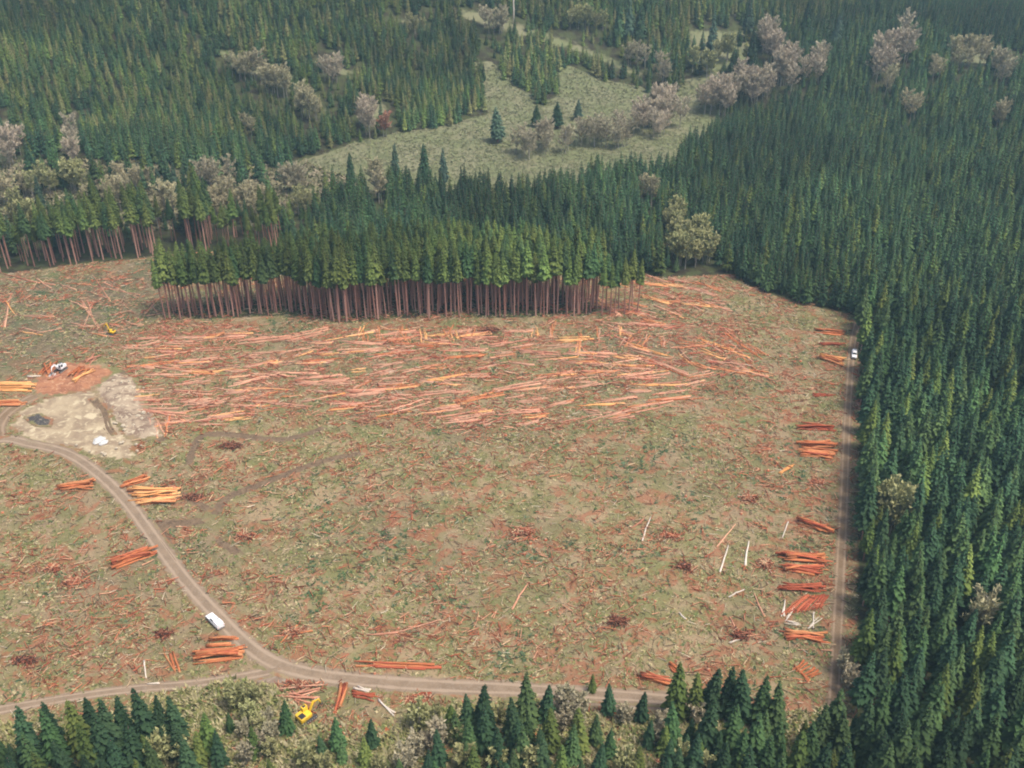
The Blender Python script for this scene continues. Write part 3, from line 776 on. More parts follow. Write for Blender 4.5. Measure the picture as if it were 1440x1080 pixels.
ROADSPEC = [
    ('road', [(-60, 640), (0, 618), (45, 625), (95, 638), (140, 668), (180, 708), (222, 765), (262, 818), (305, 865), (345, 905), (385, 932), (440, 948), (520, 958), (620, 965), (740, 970), (850, 977), (930, 983), (1000, 990), (1080, 1000)], [5.2, 5.2, 5.4, 5.6, 6.2, 6.2, 5.4, 4.4], M_ROAD, .10),
    ('side_road', [(400, 938), (375, 945), (340, 952), (270, 962), (200, 968), (120, 978), (30, 993), (-60, 1010)], [4.0, 3.6, 3.6, 4.2], M_ROAD, .075),
    ('landing_road', [(0, 618), (-2, 600), (12, 580), (45, 560), (90, 545), (130, 535), (165, 520)], [6, 6, 6.5, 5], M_TRACK, .13),
    ('straight_track', [(1207, 449), (1200, 478), (1196, 520), (1191, 600), (1187, 700), (1182, 800), (1178, 880), (1174, 960), (1170, 1010)], [3.6, 3.4, 3.6, 4.2, 4.0], M_TRACK, .06),
    ('spur_track', [(247, 790), (232, 765), (222, 745), (232, 737), (262, 736), (300, 728)], [5, 4.5, 3.5], M_SKID, .05),
    ('skid_trail', [(300, 728), (320, 700), (370, 680), (450, 650), (520, 635)], [3.6, 3.2, 2.6], M_SKID, .045),
    ('skid_trail', [(262, 660), (282, 615), (330, 612), (400, 618), (470, 598)], [3, 3.4, 2.6], M_SKID, .045),
    ('skid_trail', [(248, 692), (285, 712), (300, 720)], [3, 2.6], M_SKID, .055),
    ('skid_trail', [(300, 755), (330, 775), (350, 780)], [2.6, 2.6], M_SKID, .045),
    ('skid_trail', [(165, 520), (185, 540), (195, 570), (205, 600), (235, 625)], [3.6, 3.2], M_SKID, .16),
    ('skid_trail', [(130, 560), (145, 580), (150, 600), (160, 615)], [3.0, 3.0], M_SKID, .19),
]
for nm, pix, w, m, dz in ROADSPEC:
    tag(link(nm, strip_mesh(nm, pix, w, m, dz)), kind='structure')

PATCH_W = []
def patch(name, pix, mat, dz, st=1.2, w=5.0, relief=0.0, keepout=True):
    P = world(pix); A = np.array(P); x0, y0 = A.min(0) - 2; x1, y1 = A.max(0) + 2
    X, Y = np.meshgrid(np.arange(x0, x1, st), np.arange(y0, y1, st)); ny_, nx_ = X.shape
    x, y = X.ravel(), Y.ravel(); ins = inpoly(x, y, P); d = polydist(x, y, P); sd = np.where(ins, d, -d)
    e = np.clip(sd / w + .1, 0, 1)
    z = height(x, y) + dz + relief * np.clip(sd / 6, 0, 1) * (noise(x, y, 5, 6) * .7 + noise(x, y, 2.2, 7) * .3)
    ii = np.arange(nx_ * ny_).reshape(ny_, nx_)
    F = np.stack([ii[:-1, :-1].ravel(), ii[:-1, 1:].ravel(), ii[1:, 1:].ravel(), ii[1:, :-1].ravel()], 1)
    F = F[(sd[F] > -1.0).all(1)]
    used = np.unique(F); mp = -np.ones(len(x), int); mp[used] = np.arange(len(used))
    me = mk(name, np.stack([x, y, z], 1)[used], mp[F], mat, attrs={'edge': e[used], 'lat': np.zeros(len(used))}, smooth=True)
    if keepout: PATCH_W.append(P)
    return tag(link(name, me), kind='structure')
M_PAD = patch_material('pale_quarry_soil', noise_col((.36, .29, .19), (.24, .18, .12), (.46, .39, .26), .16), 1.5)
M_ORSOIL = patch_material('orange_soil', noise_col((.34, .16, .085), (.24, .105, .06), (.42, .24, .14), .25), 1.5)
M_MOUND = patch_material('rocky_soil', noise_col((.34, .27, .19), (.18, .125, .09), (.48, .41, .29), .22), 1.5)
M_ASH = patch_material('dark_ash', noise_col((.07, .065, .06), (.05, .048, .05), (.22, .19, .15), .5), 2.0)
M_JUNC = patch_material('packed_dirt', noise_col((.22, .165, .125), (.19, .14, .10), (.27, .22, .165), .2), .4)
M_SCRUB = patch_material('scrub_grass', noise_col((.19, .19, .095), (.23, .20, .125), (.13, .145, .06), .25), 1.0)
patch('gravel_pad', [(12, 600), (30, 575), (75, 556), (120, 548), (160, 555), (172, 590), (190, 625), (196, 650), (150, 645), (90, 630), (40, 622)], M_PAD, .09, relief=.25)
patch('rocky_bank', [(130, 548), (165, 520), (195, 535), (205, 565), (225, 595), (232, 615), (205, 620), (175, 615), (158, 590)], M_MOUND, .14, relief=1.3)
patch('orange_ground', [(40, 545), (60, 522), (90, 508), (140, 512), (165, 522), (140, 545), (90, 556), (55, 560)], M_ORSOIL, .17, relief=.3)
patch('ash_patch', [(36, 588), (55, 584), (72, 592), (70, 600), (52, 600)], M_ASH, .40, .5, 1.5, relief=.3, keepout=False)
patch('road_junction', [(372, 930), (400, 936), (450, 950), (520, 962), (430, 966), (360, 962), (350, 950)], M_JUNC, .055, w=2.5)
patch('road_margin', [(600, 962), (740, 966), (960, 980), (960, 1004), (740, 990), (610, 980)], M_JUNC, .03, w=4)
patch('scrub_grass', [(235, 975), (330, 955), (400, 970), (430, 1020), (520, 1030), (620, 1040), (640, 1100), (600, 1150), (200, 1150), (235, 1060)], M_SCRUB, .035, w=8, keepout=False)

# ------------------------------------------------------------------ debris and low growth over the clearing
def in_field(x, y):
    k = inpoly(x, y, CLEAR_W)
    for pts, hw in ROADS_W:
        pp = pts[::3]
        k &= polydist(x, y, [tuple(p) for p in pp], False) > hw * .74
    for P in PATCH_W: k &= ~inpoly(x, y, P)
    return k
def field_points(n, dens=None):
    X = []; tot = 0
    while tot < n:
        x = R_.uniform(-235, 175, n); y = R_.uniform(118, 450, n)
        u, v = project(x, y, height(x, y)); k = (u > -60) & (u < 1260) & (v < 1130)
        x, y = x[k], y[k]
        if dens is not None:
            k = R_.rand(len(x)) < dens(x, y); x, y = x[k], y[k]
        k = in_field(x, y); X.append(np.stack([x[k], y[k]], 1)); tot += k.sum()
    return np.concatenate(X)[:n]
def sticks(name, n, lmin, lmax, tmin, tmax, pal, wts, label, dens=None, ang=None, up=.12):
    P = field_points(n, dens); x, y = P.T
    z = height(x, y)
    L = R_.uniform(0, 1, n) ** 2.2 * (lmax - lmin) + lmin; t = R_.uniform(tmin, tmax, n) * (.6 + .4 * L / lmax)
    a = R_.uniform(0, PI, n) if ang is None else R_.normal(ang, .6, n)
    dz = R_.normal(0, up, n)
    dx, dy = np.cos(a), np.sin(a)
    c = np.stack([x, y, z + t * .6 + np.abs(dz) * L * .5 + R_.uniform(0, .15, n)], 1); d = np.stack([dx, dy, dz], 1) * (L / 2)[:, None]
    s = np.stack([-dy, dx, 0 * dx], 1) * t[:, None] / 2; upv = np.stack([0 * t, 0 * t, t], 1)
    V = np.stack([c - d - s, c - d + s, c - d + upv, c + d - s * .6, c + d + s * .6, c + d + upv * .6], 1).reshape(-1, 3)
    b = (np.arange(n) * 6)[:, None]
    F = np.concatenate([b + [0, 3, 5, 2], b + [1, 2, 5, 4], b + [0, 1, 4, 3]])
    ci = R_.choice(len(pal), n, p=np.array(wts) / sum(wts)); C = np.array(pal)[ci] * R_.uniform(.7, 1.3, (n, 1))
    tag(link(name, mk(name, V, F, M_DEB, tint=np.repeat(C, 6, 0))), label, 'debris', kind='stuff')
    return P
def clump(s1, s2, k, lo=.35, g=2.2): return lambda x, y: np.clip((noise(x, y, s1, k) * .55 + noise(x, y, s2, k + 1) * .45 - lo) * g, .03, 1)
def band_dens(x, y):
    u, v = project(x, y, height(x, y))
    k = inpoly(u, v, [(160, 470), (260, 452), (500, 462), (760, 456), (860, 395), (960, 395), (1080, 500), (1040, 545), (860, 600), (640, 612), (440, 585), (240, 612), (150, 540)])
    return k * np.clip((noise(x, y, 7, 2) * .6 + noise(x, y, 2.5, 9) * .4 - .38) * 4, .06, 1)
REDPAL = [(.33, .10, .055), (.42, .16, .085), (.48, .25, .155), (.20, .07, .045), (.48, .34, .21)]
sticks('bark_slash', 30000, .4, 3.2, .10, .30, REDPAL, [3, 3, 2.4, 2, 1.2], 'reddish bark pieces and broken branches strewn over the clearing', clump(9, 2.6, 3, .40, 2.6))
sticks('branch_slash', 46000, .4, 2.6, .07, .20, [(.42, .33, .22), (.33, .25, .15), (.13, .10, .07), (.05, .038, .03), (.58, .50, .38), (.22, .20, .10)], [3.4, 3, 1.6, 1.8, .8, 1.6], 'tan and dark broken branches scattered over the clearing', None)
def tufts(name, n, size, pal, wts, label, cat, dens, blades=5, pts=None, hgt=1.0):
    P = field_points(n, dens) if pts is None else pts; n = len(P); x, y = P.T; z = height(x, y)
    V = []; 
    sz = R_.uniform(.5, 1.2, n) * size
    for b in range(blades):
        a = R_.uniform(0, 2 * PI, n); r = sz * R_.uniform(.4, 1.0, n); w = sz * R_.uniform(.18, .35, n); h = sz * R_.uniform(.15, .55, n) * hgt
        ox, oy = R_.normal(0, .3, n) * sz, R_.normal(0, .3, n) * sz
        dx, dy = np.cos(a), np.sin(a)
        p0 = np.stack([x + ox - dy * w, y + oy + dx * w, z + .05 + 0 * w], 1); p1 = np.stack([x + ox + dy * w, y + oy - dx * w, z + .05 + h * .3], 1)
        p2 = np.stack([x + ox + dx * r, y + oy + dy * r, z + h], 1)
        V.append(np.stack([p0, p1, p2], 1))
    V = np.stack(V, 1).reshape(-1, 3); F = np.arange(len(V)).reshape(-1, 3)
    ci = R_.choice(len(pal), n, p=np.array(wts) / sum(wts)); C = np.repeat(np.array(pal)[ci], blades, 0) * R_.uniform(.65, 1.35, (n * blades, 1))
    return tag(link(name, mk(name, V, F, M_DEB, tint=np.repeat(C, 3, 0))), label, cat, kind='stuff')
tufts('brush', 34000, .75, [(.18, .175, .065), (.26, .24, .11), (.12, .15, .05), (.36, .30, .17), (.09, .12, .05)], [3, 3, 1.6, 2.6, .8], 'low olive brush and grass growing between the slash', 'brush', clump(14, 3.5, 5, .30, 2.4))
sticks('felled_row_slash', 6000, .5, 4.0, .10, .30, [(.46, .19, .12), (.36, .10, .06), (.56, .32, .20), (.22, .07, .05)], [3, 3, 1.5, 1.5], 'pinkish bark and tops littered between the rows of felled stems', band_dens, ang=.05, up=.06)
tufts('fir_slash', 3600, .95, [(.06, .09, .045), (.07, .115, .045), (.09, .13, .07)], [2, 2, 1.5], 'green cut fir boughs lying in patches on the clearing', 'slash', clump(16, 4.5, 8, .60, 6))
# scrub by the bottom edge
sp = []
SCR = world([(235, 975), (330, 958), (400, 970), (430, 1020), (520, 1030), (620, 1000), (640, 990), (930, 1010), (1160, 1000), (1180, 1190), (-60, 1190), (-60, 1030), (200, 1000)])
A_ = np.array(SCR); k_ = 0
q = np.stack([R_.uniform(A_[:, 0].min(), A_[:, 0].max(), 60000), R_.uniform(A_[:, 1].min(), A_[:, 1].max(), 60000)], 1)
q = q[inpoly(q[:, 0], q[:, 1], SCR)][:15000]
tufts('scrub', 0, 1.15, [(.25, .24, .10), (.30, .265, .145), (.17, .19, .065), (.37, .33, .20), (.11, .14, .045)], [3, 2.6, 1.6, 1.6, .8], 'waist-high olive and tan scrub along the bottom edge', 'scrub', None, 7, q, 2.2)
# weedy meadow tussocks
A_ = np.array(MEADOW_W); q = np.stack([R_.uniform(A_[:, 0].min(), A_[:, 0].max(), 30000), R_.uniform(A_[:, 1].min(), A_[:, 1].max(), 30000)], 1)
q = q[inpoly(q[:, 0], q[:, 1], MEADOW_W)][:14000]
tufts('meadow_grass', 0, 1.3, [(.155, .172, .085), (.19, .185, .11), (.135, .145, .07)], [3, 2, 2], 'tall dry grass and weeds covering the pale meadow', 'grass', None, 4, q, .9)
A_ = np.array(BELT_W); q = np.stack([R_.uniform(A_[:, 0].min(), A_[:, 0].max(), 24000), R_.uniform(A_[:, 1].min(), A_[:, 1].max(), 24000)], 1)
q = q[inpoly(q[:, 0], q[:, 1], BELT_W)][:9000]
tufts('brushwood', 0, 1.9, [(.19, .17, .10), (.26, .22, .15), (.12, .13, .06)], [3, 2, 2], 'tan and olive brushwood filling the opening under the wooded hill', 'brush', None, 5, q, 1.8)
# understory brush under forest edge
E_ = []
for i in range(0, 9):
    pass

# ------------------------------------------------------------------ logs
def log_mesh(L, r0, r1, seed, mat):
    r = np.random.RandomState(seed); m = MB(); n = 5; pts = []; rr = []
    for i in range(n):
        t = i / (n - 1); pts.append((t * L - L / 2, r.normal(0, .012) * L * math.sin(PI * t), r.normal(0, .006) * L * math.sin(PI * t))); rr.append(r0 + (r1 - r0) * t + r.normal(0, .01))
    m.tube(pts, rr, 8, True)
    nf = len(m.f); mi = [0] * (nf - 2) + [1, 1]
    for k in range(3):   # branch stubs
        t = r.uniform(.3, .95); a = r.uniform(0, 6.28); x = t * L - L / 2; rad = r0 + (r1 - r0) * t
        m.tube([(x, 0, 0), (x + .25, math.cos(a) * (rad + .25), math.sin(a) * (rad + .25))], [.035, .02], 4, True)
    mi += [0] * (len(m.f) - nf)
    return mk('log', m.v, m.f, [mat, M_END], mi=mi, smooth=False)
MATS = {'orange': M_ORANGE, 'red': M_RED, 'pink': M_PINK, 'yellow': M_YELLOW, 'pale': M_PALE}
LOGM = {k: [log_mesh(10, .27 + .03 * i, .17, 40 + i, m) for i in range(3)] for k, m in MATS.items()}
LOGM_T = {k: [log_mesh(10, .24 + .03 * i, .11, 60 + i, MATS[k]) for i in range(3)] for k in ('pink', 'orange', 'yellow')}
LOGS = []   # mesh, matrix, size metric, name, label, group, cat
def put_log(a, b, zoff, col, label, group, name='log', cat='log', bank=None, fat=1.0):
    a = np.array(a[:2]); b = np.array(b[:2]); c = (a + b) / 2; L = math.hypot(*(b - a))
    za, zb = float(height(*a)), float(height(*b))
    me = (bank or LOGM)[col][R_.randint(3)]
    d = Vector((b[0] - a[0], b[1] - a[1], zb - za)); q = Vector((1, 0, 0)).rotation_difference(d.normalized())
    if R_.rand() < .5: q = q @ Matrix.Rotation(PI, 3, 'Z').to_quaternion()
    f = fat * R_.uniform(.8, 1.25)
    M = Matrix.LocRotScale(Vector((c[0], c[1], (za + zb) / 2 + zoff)), q, Vector((d.length / 10, f, f)))
    dd = c[1] * CP + CAM_H * SP
    LOGS.append((me, M, d.length / dd, name, label, group, cat))
def deck(u0, v0, u1, v1, n, spread, col, label, jit=.10, layers=2, fan=0.0, col2=None, Ljit=.15, fat=1.0):
    """logs side by side; axis from pixel 0 to pixel 1, `spread` metres across (the side away is +)"""
    a = G(u0, v0)[:2]; b = G(u1, v1)[:2]; d = b - a; L = np.hypot(*d); d = d / L; nrm = np.array([-d[1], d[0]])
    if n >= 5: n = int(n * 1.35); spread *= 1.15; jit *= 1.3; layers += 1
    for i in range(n):
        lay = 0 if layers < 2 else int(R_.rand() * layers)
        s = R_.uniform(-.5, .5) * spread * (1 - .25 * lay)
        ang = R_.normal(0, jit) + fan * (s / max(spread, .1))
        dd = d * math.cos(ang) + nrm * math.sin(ang)
        l = L * R_.uniform(1 - 2 * Ljit, 1.02); m = (a + b) / 2 + nrm * s + d * R_.normal(0, .06) * L
        c = col if (col2 is None or R_.rand() > .35) else col2
        put_log(m - dd * l / 2, m + dd * l / 2, .26 + lay * .45, c, label, label, fat=fat)
deck(183, 697, 255, 692, 13, 4.2, 'yellow', 'orange-tan log in the large stack right of the road below the pale pad', layers=3, col2='orange')
deck(195, 710, 252, 704, 8, 3.0, 'orange', 'orange-tan log in the large stack right of the road below the pale pad', layers=2, col2='yellow')
deck(168, 686, 207, 672, 6, 1.6, 'orange', 'orange log in the small slanting pile just above the large roadside stack')
deck(80, 690, 134, 681, 12, 3.0, 'orange', 'red-orange log in the wedge-shaped pile left of the road bend', fan=.5, layers=3)
deck(153, 795, 218, 776, 12, 3.2, 'orange', 'red-orange log in the pile touching the left side of the road', layers=3, col2='red')
deck(272, 926, 345, 920, 14, 3.6, 'orange', 'red-orange log in the large pile left of the road junction', layers=3, col2='red')
deck(288, 905, 335, 902, 5, 2.2, 'orange', 'red-orange log in the large pile left of the road junction')
deck(234, 918, 252, 946, 3, 1.4, 'orange', 'orange log lying aslant left of the junction pile', layers=1)
deck(500, 934, 616, 939, 6, 1.2, 'red', 'long red log in the thin row on the far side of the main road', layers=1, jit=.03, col2='orange')
deck(1146, 467, 1189, 469, 6, 2.4, 'orange', 'orange log in the farthest pile along the straight track', layers=2)
deck(1150, 484, 1186, 485, 4, 1.6, 'red', 'dull red log in the second farthest pile along the straight track')
deck(1152, 503, 1187, 512, 11, 3.4, 'orange', 'bright orange log in the pile nearest the small distant pickup', layers=3, fan=.5, col2='yellow')
deck(1140, 557, 1172, 556, 4, 1.6, 'red', 'dark red log in the low scatter below the bright orange track pile', layers=1)
deck(1120, 600, 1174, 604, 7, 2.4, 'red', 'reddish log in the low pile just above the brightest red-orange stack')
deck(1123, 628, 1178, 630, 13, 4.2, 'orange', 'vivid red-orange log in the stack midway along the straight track', layers=3)
deck(1124, 638, 1172, 643, 8, 3.0, 'orange', 'vivid red-orange log in the stack midway along the straight track', layers=2, col2='red')
deck(1097, 668, 1114, 653, 4, 1.2, 'yellow', 'yellow-orange log in the tiny slanting bundle out in the clearing', layers=1)
deck(1122, 733, 1167, 752, 10, 2.6, 'orange', 'red-orange log in the slanting pile below the vivid track stack', layers=3, col2='red')
deck(1094, 785, 1163, 790, 14, 4.6, 'orange', 'red-orange log in the largest striped stack beside the straight track', layers=3, col2='red')
deck(1100, 800, 1160, 802, 8, 2.4, 'red', 'red-orange log in the largest striped stack beside the straight track', layers=2, col2='orange')
deck(1093, 830, 1160, 829, 7, 2.0, 'red', 'dark red log in the straight top of the fan-shaped pile by the track', layers=2)
for i in range(11):
    a = -.25 + .07 * i
    p = G(1098 + i * 5.4, 866 - i * .8); q_ = G(1133 + i * 3.2, 838)
    put_log(p, q_, .3, 'red', 'dark red log splayed in the fan-shaped pile by the track', 'splayed logs of the fan-shaped pile')
deck(1097, 893, 1160, 899, 9, 2.0, 'red', 'red log in the last pile by the track above the young conifers', layers=2, col2='orange')
for i in range(6):
    p = G(1114 + i * 5, 944 - i * 1 + i * 3); q_ = G(1130 + i * 5, 930 + i * 3.5)
    put_log(p, q_, .3, 'orange', 'short bright orange log near the young conifers at the track end', 'short bright orange log near the young conifers at the track end')
deck(1118, 935, 1142, 958, 3, 1.8, 'orange', 'short bright orange log near the young conifers at the track end', layers=1)
deck(900, 952, 945, 962, 6, 1.6, 'red', 'red-orange log in the low arm of the V-shaped pile by the road', col2='orange')
deck(938, 935, 956, 950, 4, 1.2, 'orange', 'red-orange log in the short arm of the V-shaped pile by the road')
deck(477, 1003, 484, 963, 7, 2.0, 'red', 'red log in the steep bundle right of the yellow machine', layers=2, col2='orange')
deck(490, 977, 530, 985, 4, 2.0, 'red', 'thin red log trailing right from the steep red bundle', layers=1)
deck(575, 988, 606, 975, 4, 1.2, 'red', 'short red log just below the road left of the first conifers', layers=1)
deck(534, 1052, 526, 1022, 2, 1.2, 'orange', 'orange log in the V-shaped pair near the bottom edge', layers=1)
deck(528, 1040, 550, 1020, 3, 1.0, 'orange', 'orange log in the V-shaped pair near the bottom edge', layers=1)
deck(576, 1042, 582, 1008, 4, 1.0, 'pale', 'bleached white log in the small bundle near the bottom edge', layers=1, fan=.4)
deck(575, 1050, 592, 1036, 2, .8, 'pale', 'bleached white log lying loose below the small white bundle', layers=1)
deck(532, 985, 555, 1008, 2, .8, 'pale', 'thin pale log aslant between red bundle and white bundle', layers=1, fat=.7)
deck(498, 966, 520, 973, 2, .8, 'pale', 'pale log on the near edge of the main road', layers=1)
deck(402, 978, 420, 990, 3, 3, 'pink', 'thin pinkish pole on the ground behind the yellow machine', layers=1, fat=.6)
deck(390, 972, 450, 976, 6, 4, 'pink', 'pinkish pole in the litter below the road junction', layers=1, jit=.35, fat=.7)
deck(-30, 546, 50, 545, 16, 4.6, 'yellow', 'yellow-orange log in the big bright stack at the left edge', layers=3, jit=.04)
deck(-30, 570, 36, 569, 8, 2.2, 'orange', 'orange log in the thin row below the big bright stack', layers=2, jit=.04)
deck(1100, 872, 1112, 848, 4, 2.2, 'pale', 'bleached grey-white pole standing out left of the track piles', layers=1, fan=.5, fat=.7)
deck(1103, 875, 1125, 880, 3, 1.6, 'pale', 'bleached grey-white pole lying below its white bundle', layers=1, fat=.6)
deck(1138, 884, 1156, 866, 3, 1.2, 'pale', 'bleached forked pole beside the last red pile', layers=1, fan=.8, fat=.6)
for (u0, v0, u1, v1, col, lab) in [
    (1012, 806, 1024, 768, 'pale', 'thin pale stem lying upslope left of the forked pale stems'), (1048, 797, 1053, 762, 'pale', 'thin pale stem with a light butt, right of its longer neighbour'),
    (1075, 868, 1060, 835, 'pink', 'thin pale stem above the bleached bundle'), (1025, 905, 1045, 898, 'pale', 'short light butt log at the foot of a slanting stem'), (1042, 897, 1026, 868, 'pink', 'slanting thin stem above the light butt log'),
    (903, 762, 915, 728, 'pale', 'tall thin pale stem in the middle right of the clearing'), (886, 745, 905, 731, 'pink', 'thin tan stem meeting the tall pale stem'), (1008, 770, 1034, 738, 'pink', 'long pinkish stem aimed at the reddish stump heap'),
    (1024, 841, 1047, 830, 'pale', 'short bleached log lying alone above the blue-green brush'), (720, 858, 742, 822, 'pink', 'thin pink stem alone in the centre of the clearing'), (1100, 758, 1108, 735, 'pale', 'thin pale pole left of the slanting red pile'),
    (206, 955, 203, 930, 'pale', 'short white stem beside the narrow side road'), (955, 862, 965, 872, 'pale', 'tiny pale log in the middle right of the clearing'),
    (207, 963, 225, 962, 'pale', 'pale log at the edge of the narrow side road'), (515, 894, 560, 890, 'pink', 'long thin pink log on the near part of the clearing'), (560, 890, 620, 872, 'pink', 'long thin pink log reaching toward the centre'),
    (400, 893, 440, 888, 'orange', 'orange log above the main road near the junction'), (395, 905, 418, 880, 'orange', 'slanting orange log above the junction')]:
    put_log(G(u0, v0), G(u1, v1), .25, col, lab, None, fat=.75)
# around the loader
for (u0, v0, u1, v1, n, sp_, col) in [(58, 530, 78, 510, 5, 2.5, 'orange'), (68, 535, 84, 528, 4, 2, 'pink'), (98, 532, 118, 518, 5, 3, 'orange'), (100, 538, 132, 523, 3, 1.5, 'yellow'), (118, 513, 140, 500, 4, 3, 'pink')]:
    deck(u0, v0, u1, v1, n, sp_, col, 'orange log in the loose heap around the white-cabbed loader', layers=2, jit=.3)
deck(38, 530, 58, 530, 3, 1.5, 'pale', 'pale log left of the heap around the loader', layers=1)
# felled stems laid out in the upper clearing
BAND = [(170, 478), (250, 455), (360, 453), (500, 464), (700, 457), (790, 470), (880, 505), (980, 530), (1020, 552), (880, 585), (740, 600), (640, 612), (600, 588), (440, 572), (330, 596), (215, 606), (160, 540)]
def bunch(u, v, Lpx, ang, n, wide, col, lab, grp, jit=.05):
    u0, v0 = u - math.cos(ang) * Lpx / 2, v - math.sin(ang) * Lpx / 2; u1, v1 = u + math.cos(ang) * Lpx / 2, v + math.sin(ang) * Lpx / 2
    a = G(u0, v0)[:2]; b = G(u1, v1)[:2]; d = (b - a); L = np.hypot(*d); d /= L; nr = np.array([-d[1], d[0]])
    for i in range(n):
        s = R_.uniform(-.5, .5) * wide; an = R_.normal(0, jit); dd = d * math.cos(an) + nr * math.sin(an); l = L * R_.uniform(.6, 1)
        m = (a + b) / 2 + nr * s + d * R_.normal(0, .1) * L
        if R_.rand() < .25: col2 = R_.choice(['pink', 'pink', 'orange', 'yellow'])
        else: col2 = col
        put_log(m - dd * l / 2, m + dd * l / 2, .22, col2, lab, grp, 'felled_stem', 'felled stem', LOGM_T, fat=1.0)
row = 0
v = 462.0
while v < 612:
    u = 150 + R_.uniform(0, 60)
    while u < 1010:
        Lp = R_.uniform(26, 78)
        uu, vv = u + Lp / 2, v + R_.uniform(-4, 4) - (u - 560) * .035
        if inpoly(np.array([uu]), np.array([vv]), BAND)[0] and R_.rand() < .88 and noise(uu, vv * 2.2, 38, 5) > .17:
            ang = math.radians(R_.normal(-4 if vv < 540 or uu < 500 else -9, 5.5))
            part = ('left' if uu < 420 else 'middle' if uu < 720 else 'right')
            col = R_.choice(['pink', 'orange', 'yellow'], p=[.86, .09, .05])
            bunch(uu, vv, Lp, ang, R_.randint(2, 7), R_.uniform(1.2, 3.6), col, 'pinkish felled stem in the %s part of the long rows before the narrow strip' % part, 'felled stems, %s part of the rows' % part)
        u += Lp * R_.uniform(.75, 1.2)
    v += 8.0 * (v / 520)
for (u, v, l) in [(503, 470, 22), (512, 474, 20), (530, 471, 18), (560, 469, 18), (572, 475, 16), (595, 471, 20), (632, 468, 24), (640, 474, 16), (661, 468, 18), (752, 468, 16), (778, 467, 20), (812, 478, 26), (844, 470, 20), (872, 465, 16), (930, 481, 16), (815, 490, 20), (880, 482, 20), (905, 480, 20)]:
    bunch(u, v, l, math.radians(R_.uniform(60, 120)), R_.randint(3, 6), 2.4, 'orange' if R_.rand() < .6 else 'yellow', 'short orange stem in a small bundle pointing at the narrow strip', 'small bundles before the narrow strip', .15)
for k in range(34):   # right cluster, splayed
    u = R_.uniform(800, 1075); v = R_.uniform(480, 525)
    bunch(u, v, R_.uniform(35, 80), math.radians(R_.normal(22, 12)), R_.randint(1, 4), 2.5, R_.choice(['pink', 'orange', 'yellow'], p=[.4, .4, .2]), 'orange felled stem in the splayed cluster right of the long rows', 'splayed felled stems at the right', .12)
for k in range(44):   # behind right end of strip
    u = R_.uniform(845, 1060); v = R_.uniform(392, 470)
    if v > 420 + (1060 - u) * .3 or v < 392 + (u - 940) * .15: continue
    bunch(u, v, R_.uniform(30, 65), math.radians(R_.normal(14, 8)), R_.randint(2, 5), 2.2, R_.choice(['pink', 'orange', 'yellow'], p=[.45, .4, .15]), 'orange felled stem on the slope beyond the right end of the narrow strip', 'felled stems beyond the strip end', .1)
for k in range(26):
    u = R_.uniform(0, 230); v = R_.uniform(395, 470)
    bunch(u, v, R_.uniform(25, 60), math.radians(R_.normal(20, 18)), R_.randint(1, 3), 2.5, 'pink', 'dull pink felled stem in the hollow left of the narrow strip', 'felled stems in the left hollow', .2)
bunch(218, 602, 26, math.radians(75), 5, 3, 'pink', 'pink stem in the steep bunch right of the pale bank', 'steep bunch by the pale bank', .15)
bunch(232, 600, 30, math.radians(85), 4, 2, 'pink', 'pink stem in the steep bunch right of the pale bank', 'steep bunch by the pale bank', .15)
for nm in ('log', 'felled_stem'):
    S = [l for l in LOGS if l[3] == nm]; S.sort(key=lambda l: -l[2])
    print(nm, len(S))
    for (me, M, sz, name, lab, grp, cat) in S[:298]:
        o = link(name, me); o.matrix_world = M; tag(o, lab, cat, grp)
    if len(S) > 298:
        V = []; F = []; MI = []; b = 0
        gm = [M_PINK, M_END, M_ORANGE, M_YELLOW, M_RED, M_PALE]
        for (me, M, *_r) in S[298:]:
            n = len(me.vertices); co = np.empty(n * 3); me.vertices.foreach_get('co', co); co = co.reshape(-1, 3)
            A = np.array(M); V.append(co @ A[:3, :3].T + A[:3, 3]); base = gm.index(me.materials[0])
            for p in me.polygons: F.append(tuple(i + b for i in p.vertices)); MI.append(1 if p.material_index else base)
            b += n
        o = link('more_' + nm + 's', mk('more_' + nm + 's', np.concatenate(V), F, gm, mi=MI))
        tag(o, 'smaller felled stems filling the far rows of the clearing' if nm != 'log' else 'loose logs lying farther off', 'felled stems', kind='stuff')

# ------------------------------------------------------------------ stumps
M_STUMP = plain('weathered_stump_top', (.36, .20, .12), .9)
def stump_mesh(seed):
    r = np.random.RandomState(seed); m = MB(); n = 9; V = []
    for z, rr in ((-.2, .55), (.12, .40), (.42, .33)):
        V += [(math.cos(2 * PI * k / n) * rr * r.uniform(.88, 1.12), math.sin(2 * PI * k / n) * rr * r.uniform(.88, 1.12), z) for k in range(n)]
    F = [(i * n + k, i * n + (k + 1) % n, (i + 1) * n + (k + 1) % n, (i + 1) * n + k) for i in range(2) for k in range(n)] + [tuple(range(2 * n, 3 * n))]
    return mk('stump', V, F, [M_RED, M_STUMP], mi=[0] * (2 * n) + [1])
SM = [stump_mesh(i) for i in range(4)]
P = field_points(230)
for x, y in P:
    u, v = project(x, y, 0)
    where = 'in the near left part of the clearing' if (u < 300 and v > 640) else 'in the near middle of the clearing' if v > 760 else 'in the centre of the clearing' if v > 590 else 'between the felled stems in the far clearing'
    o = link('stump', SM[R_.randint(4)], None, (x, y, float(height(x, y))), R_.uniform(0, 6)); o.scale = [R_.uniform(.6, 1.15)] * 3
    tag(o, 'low reddish cut stump ' + where, 'stump', 'stumps ' + where)
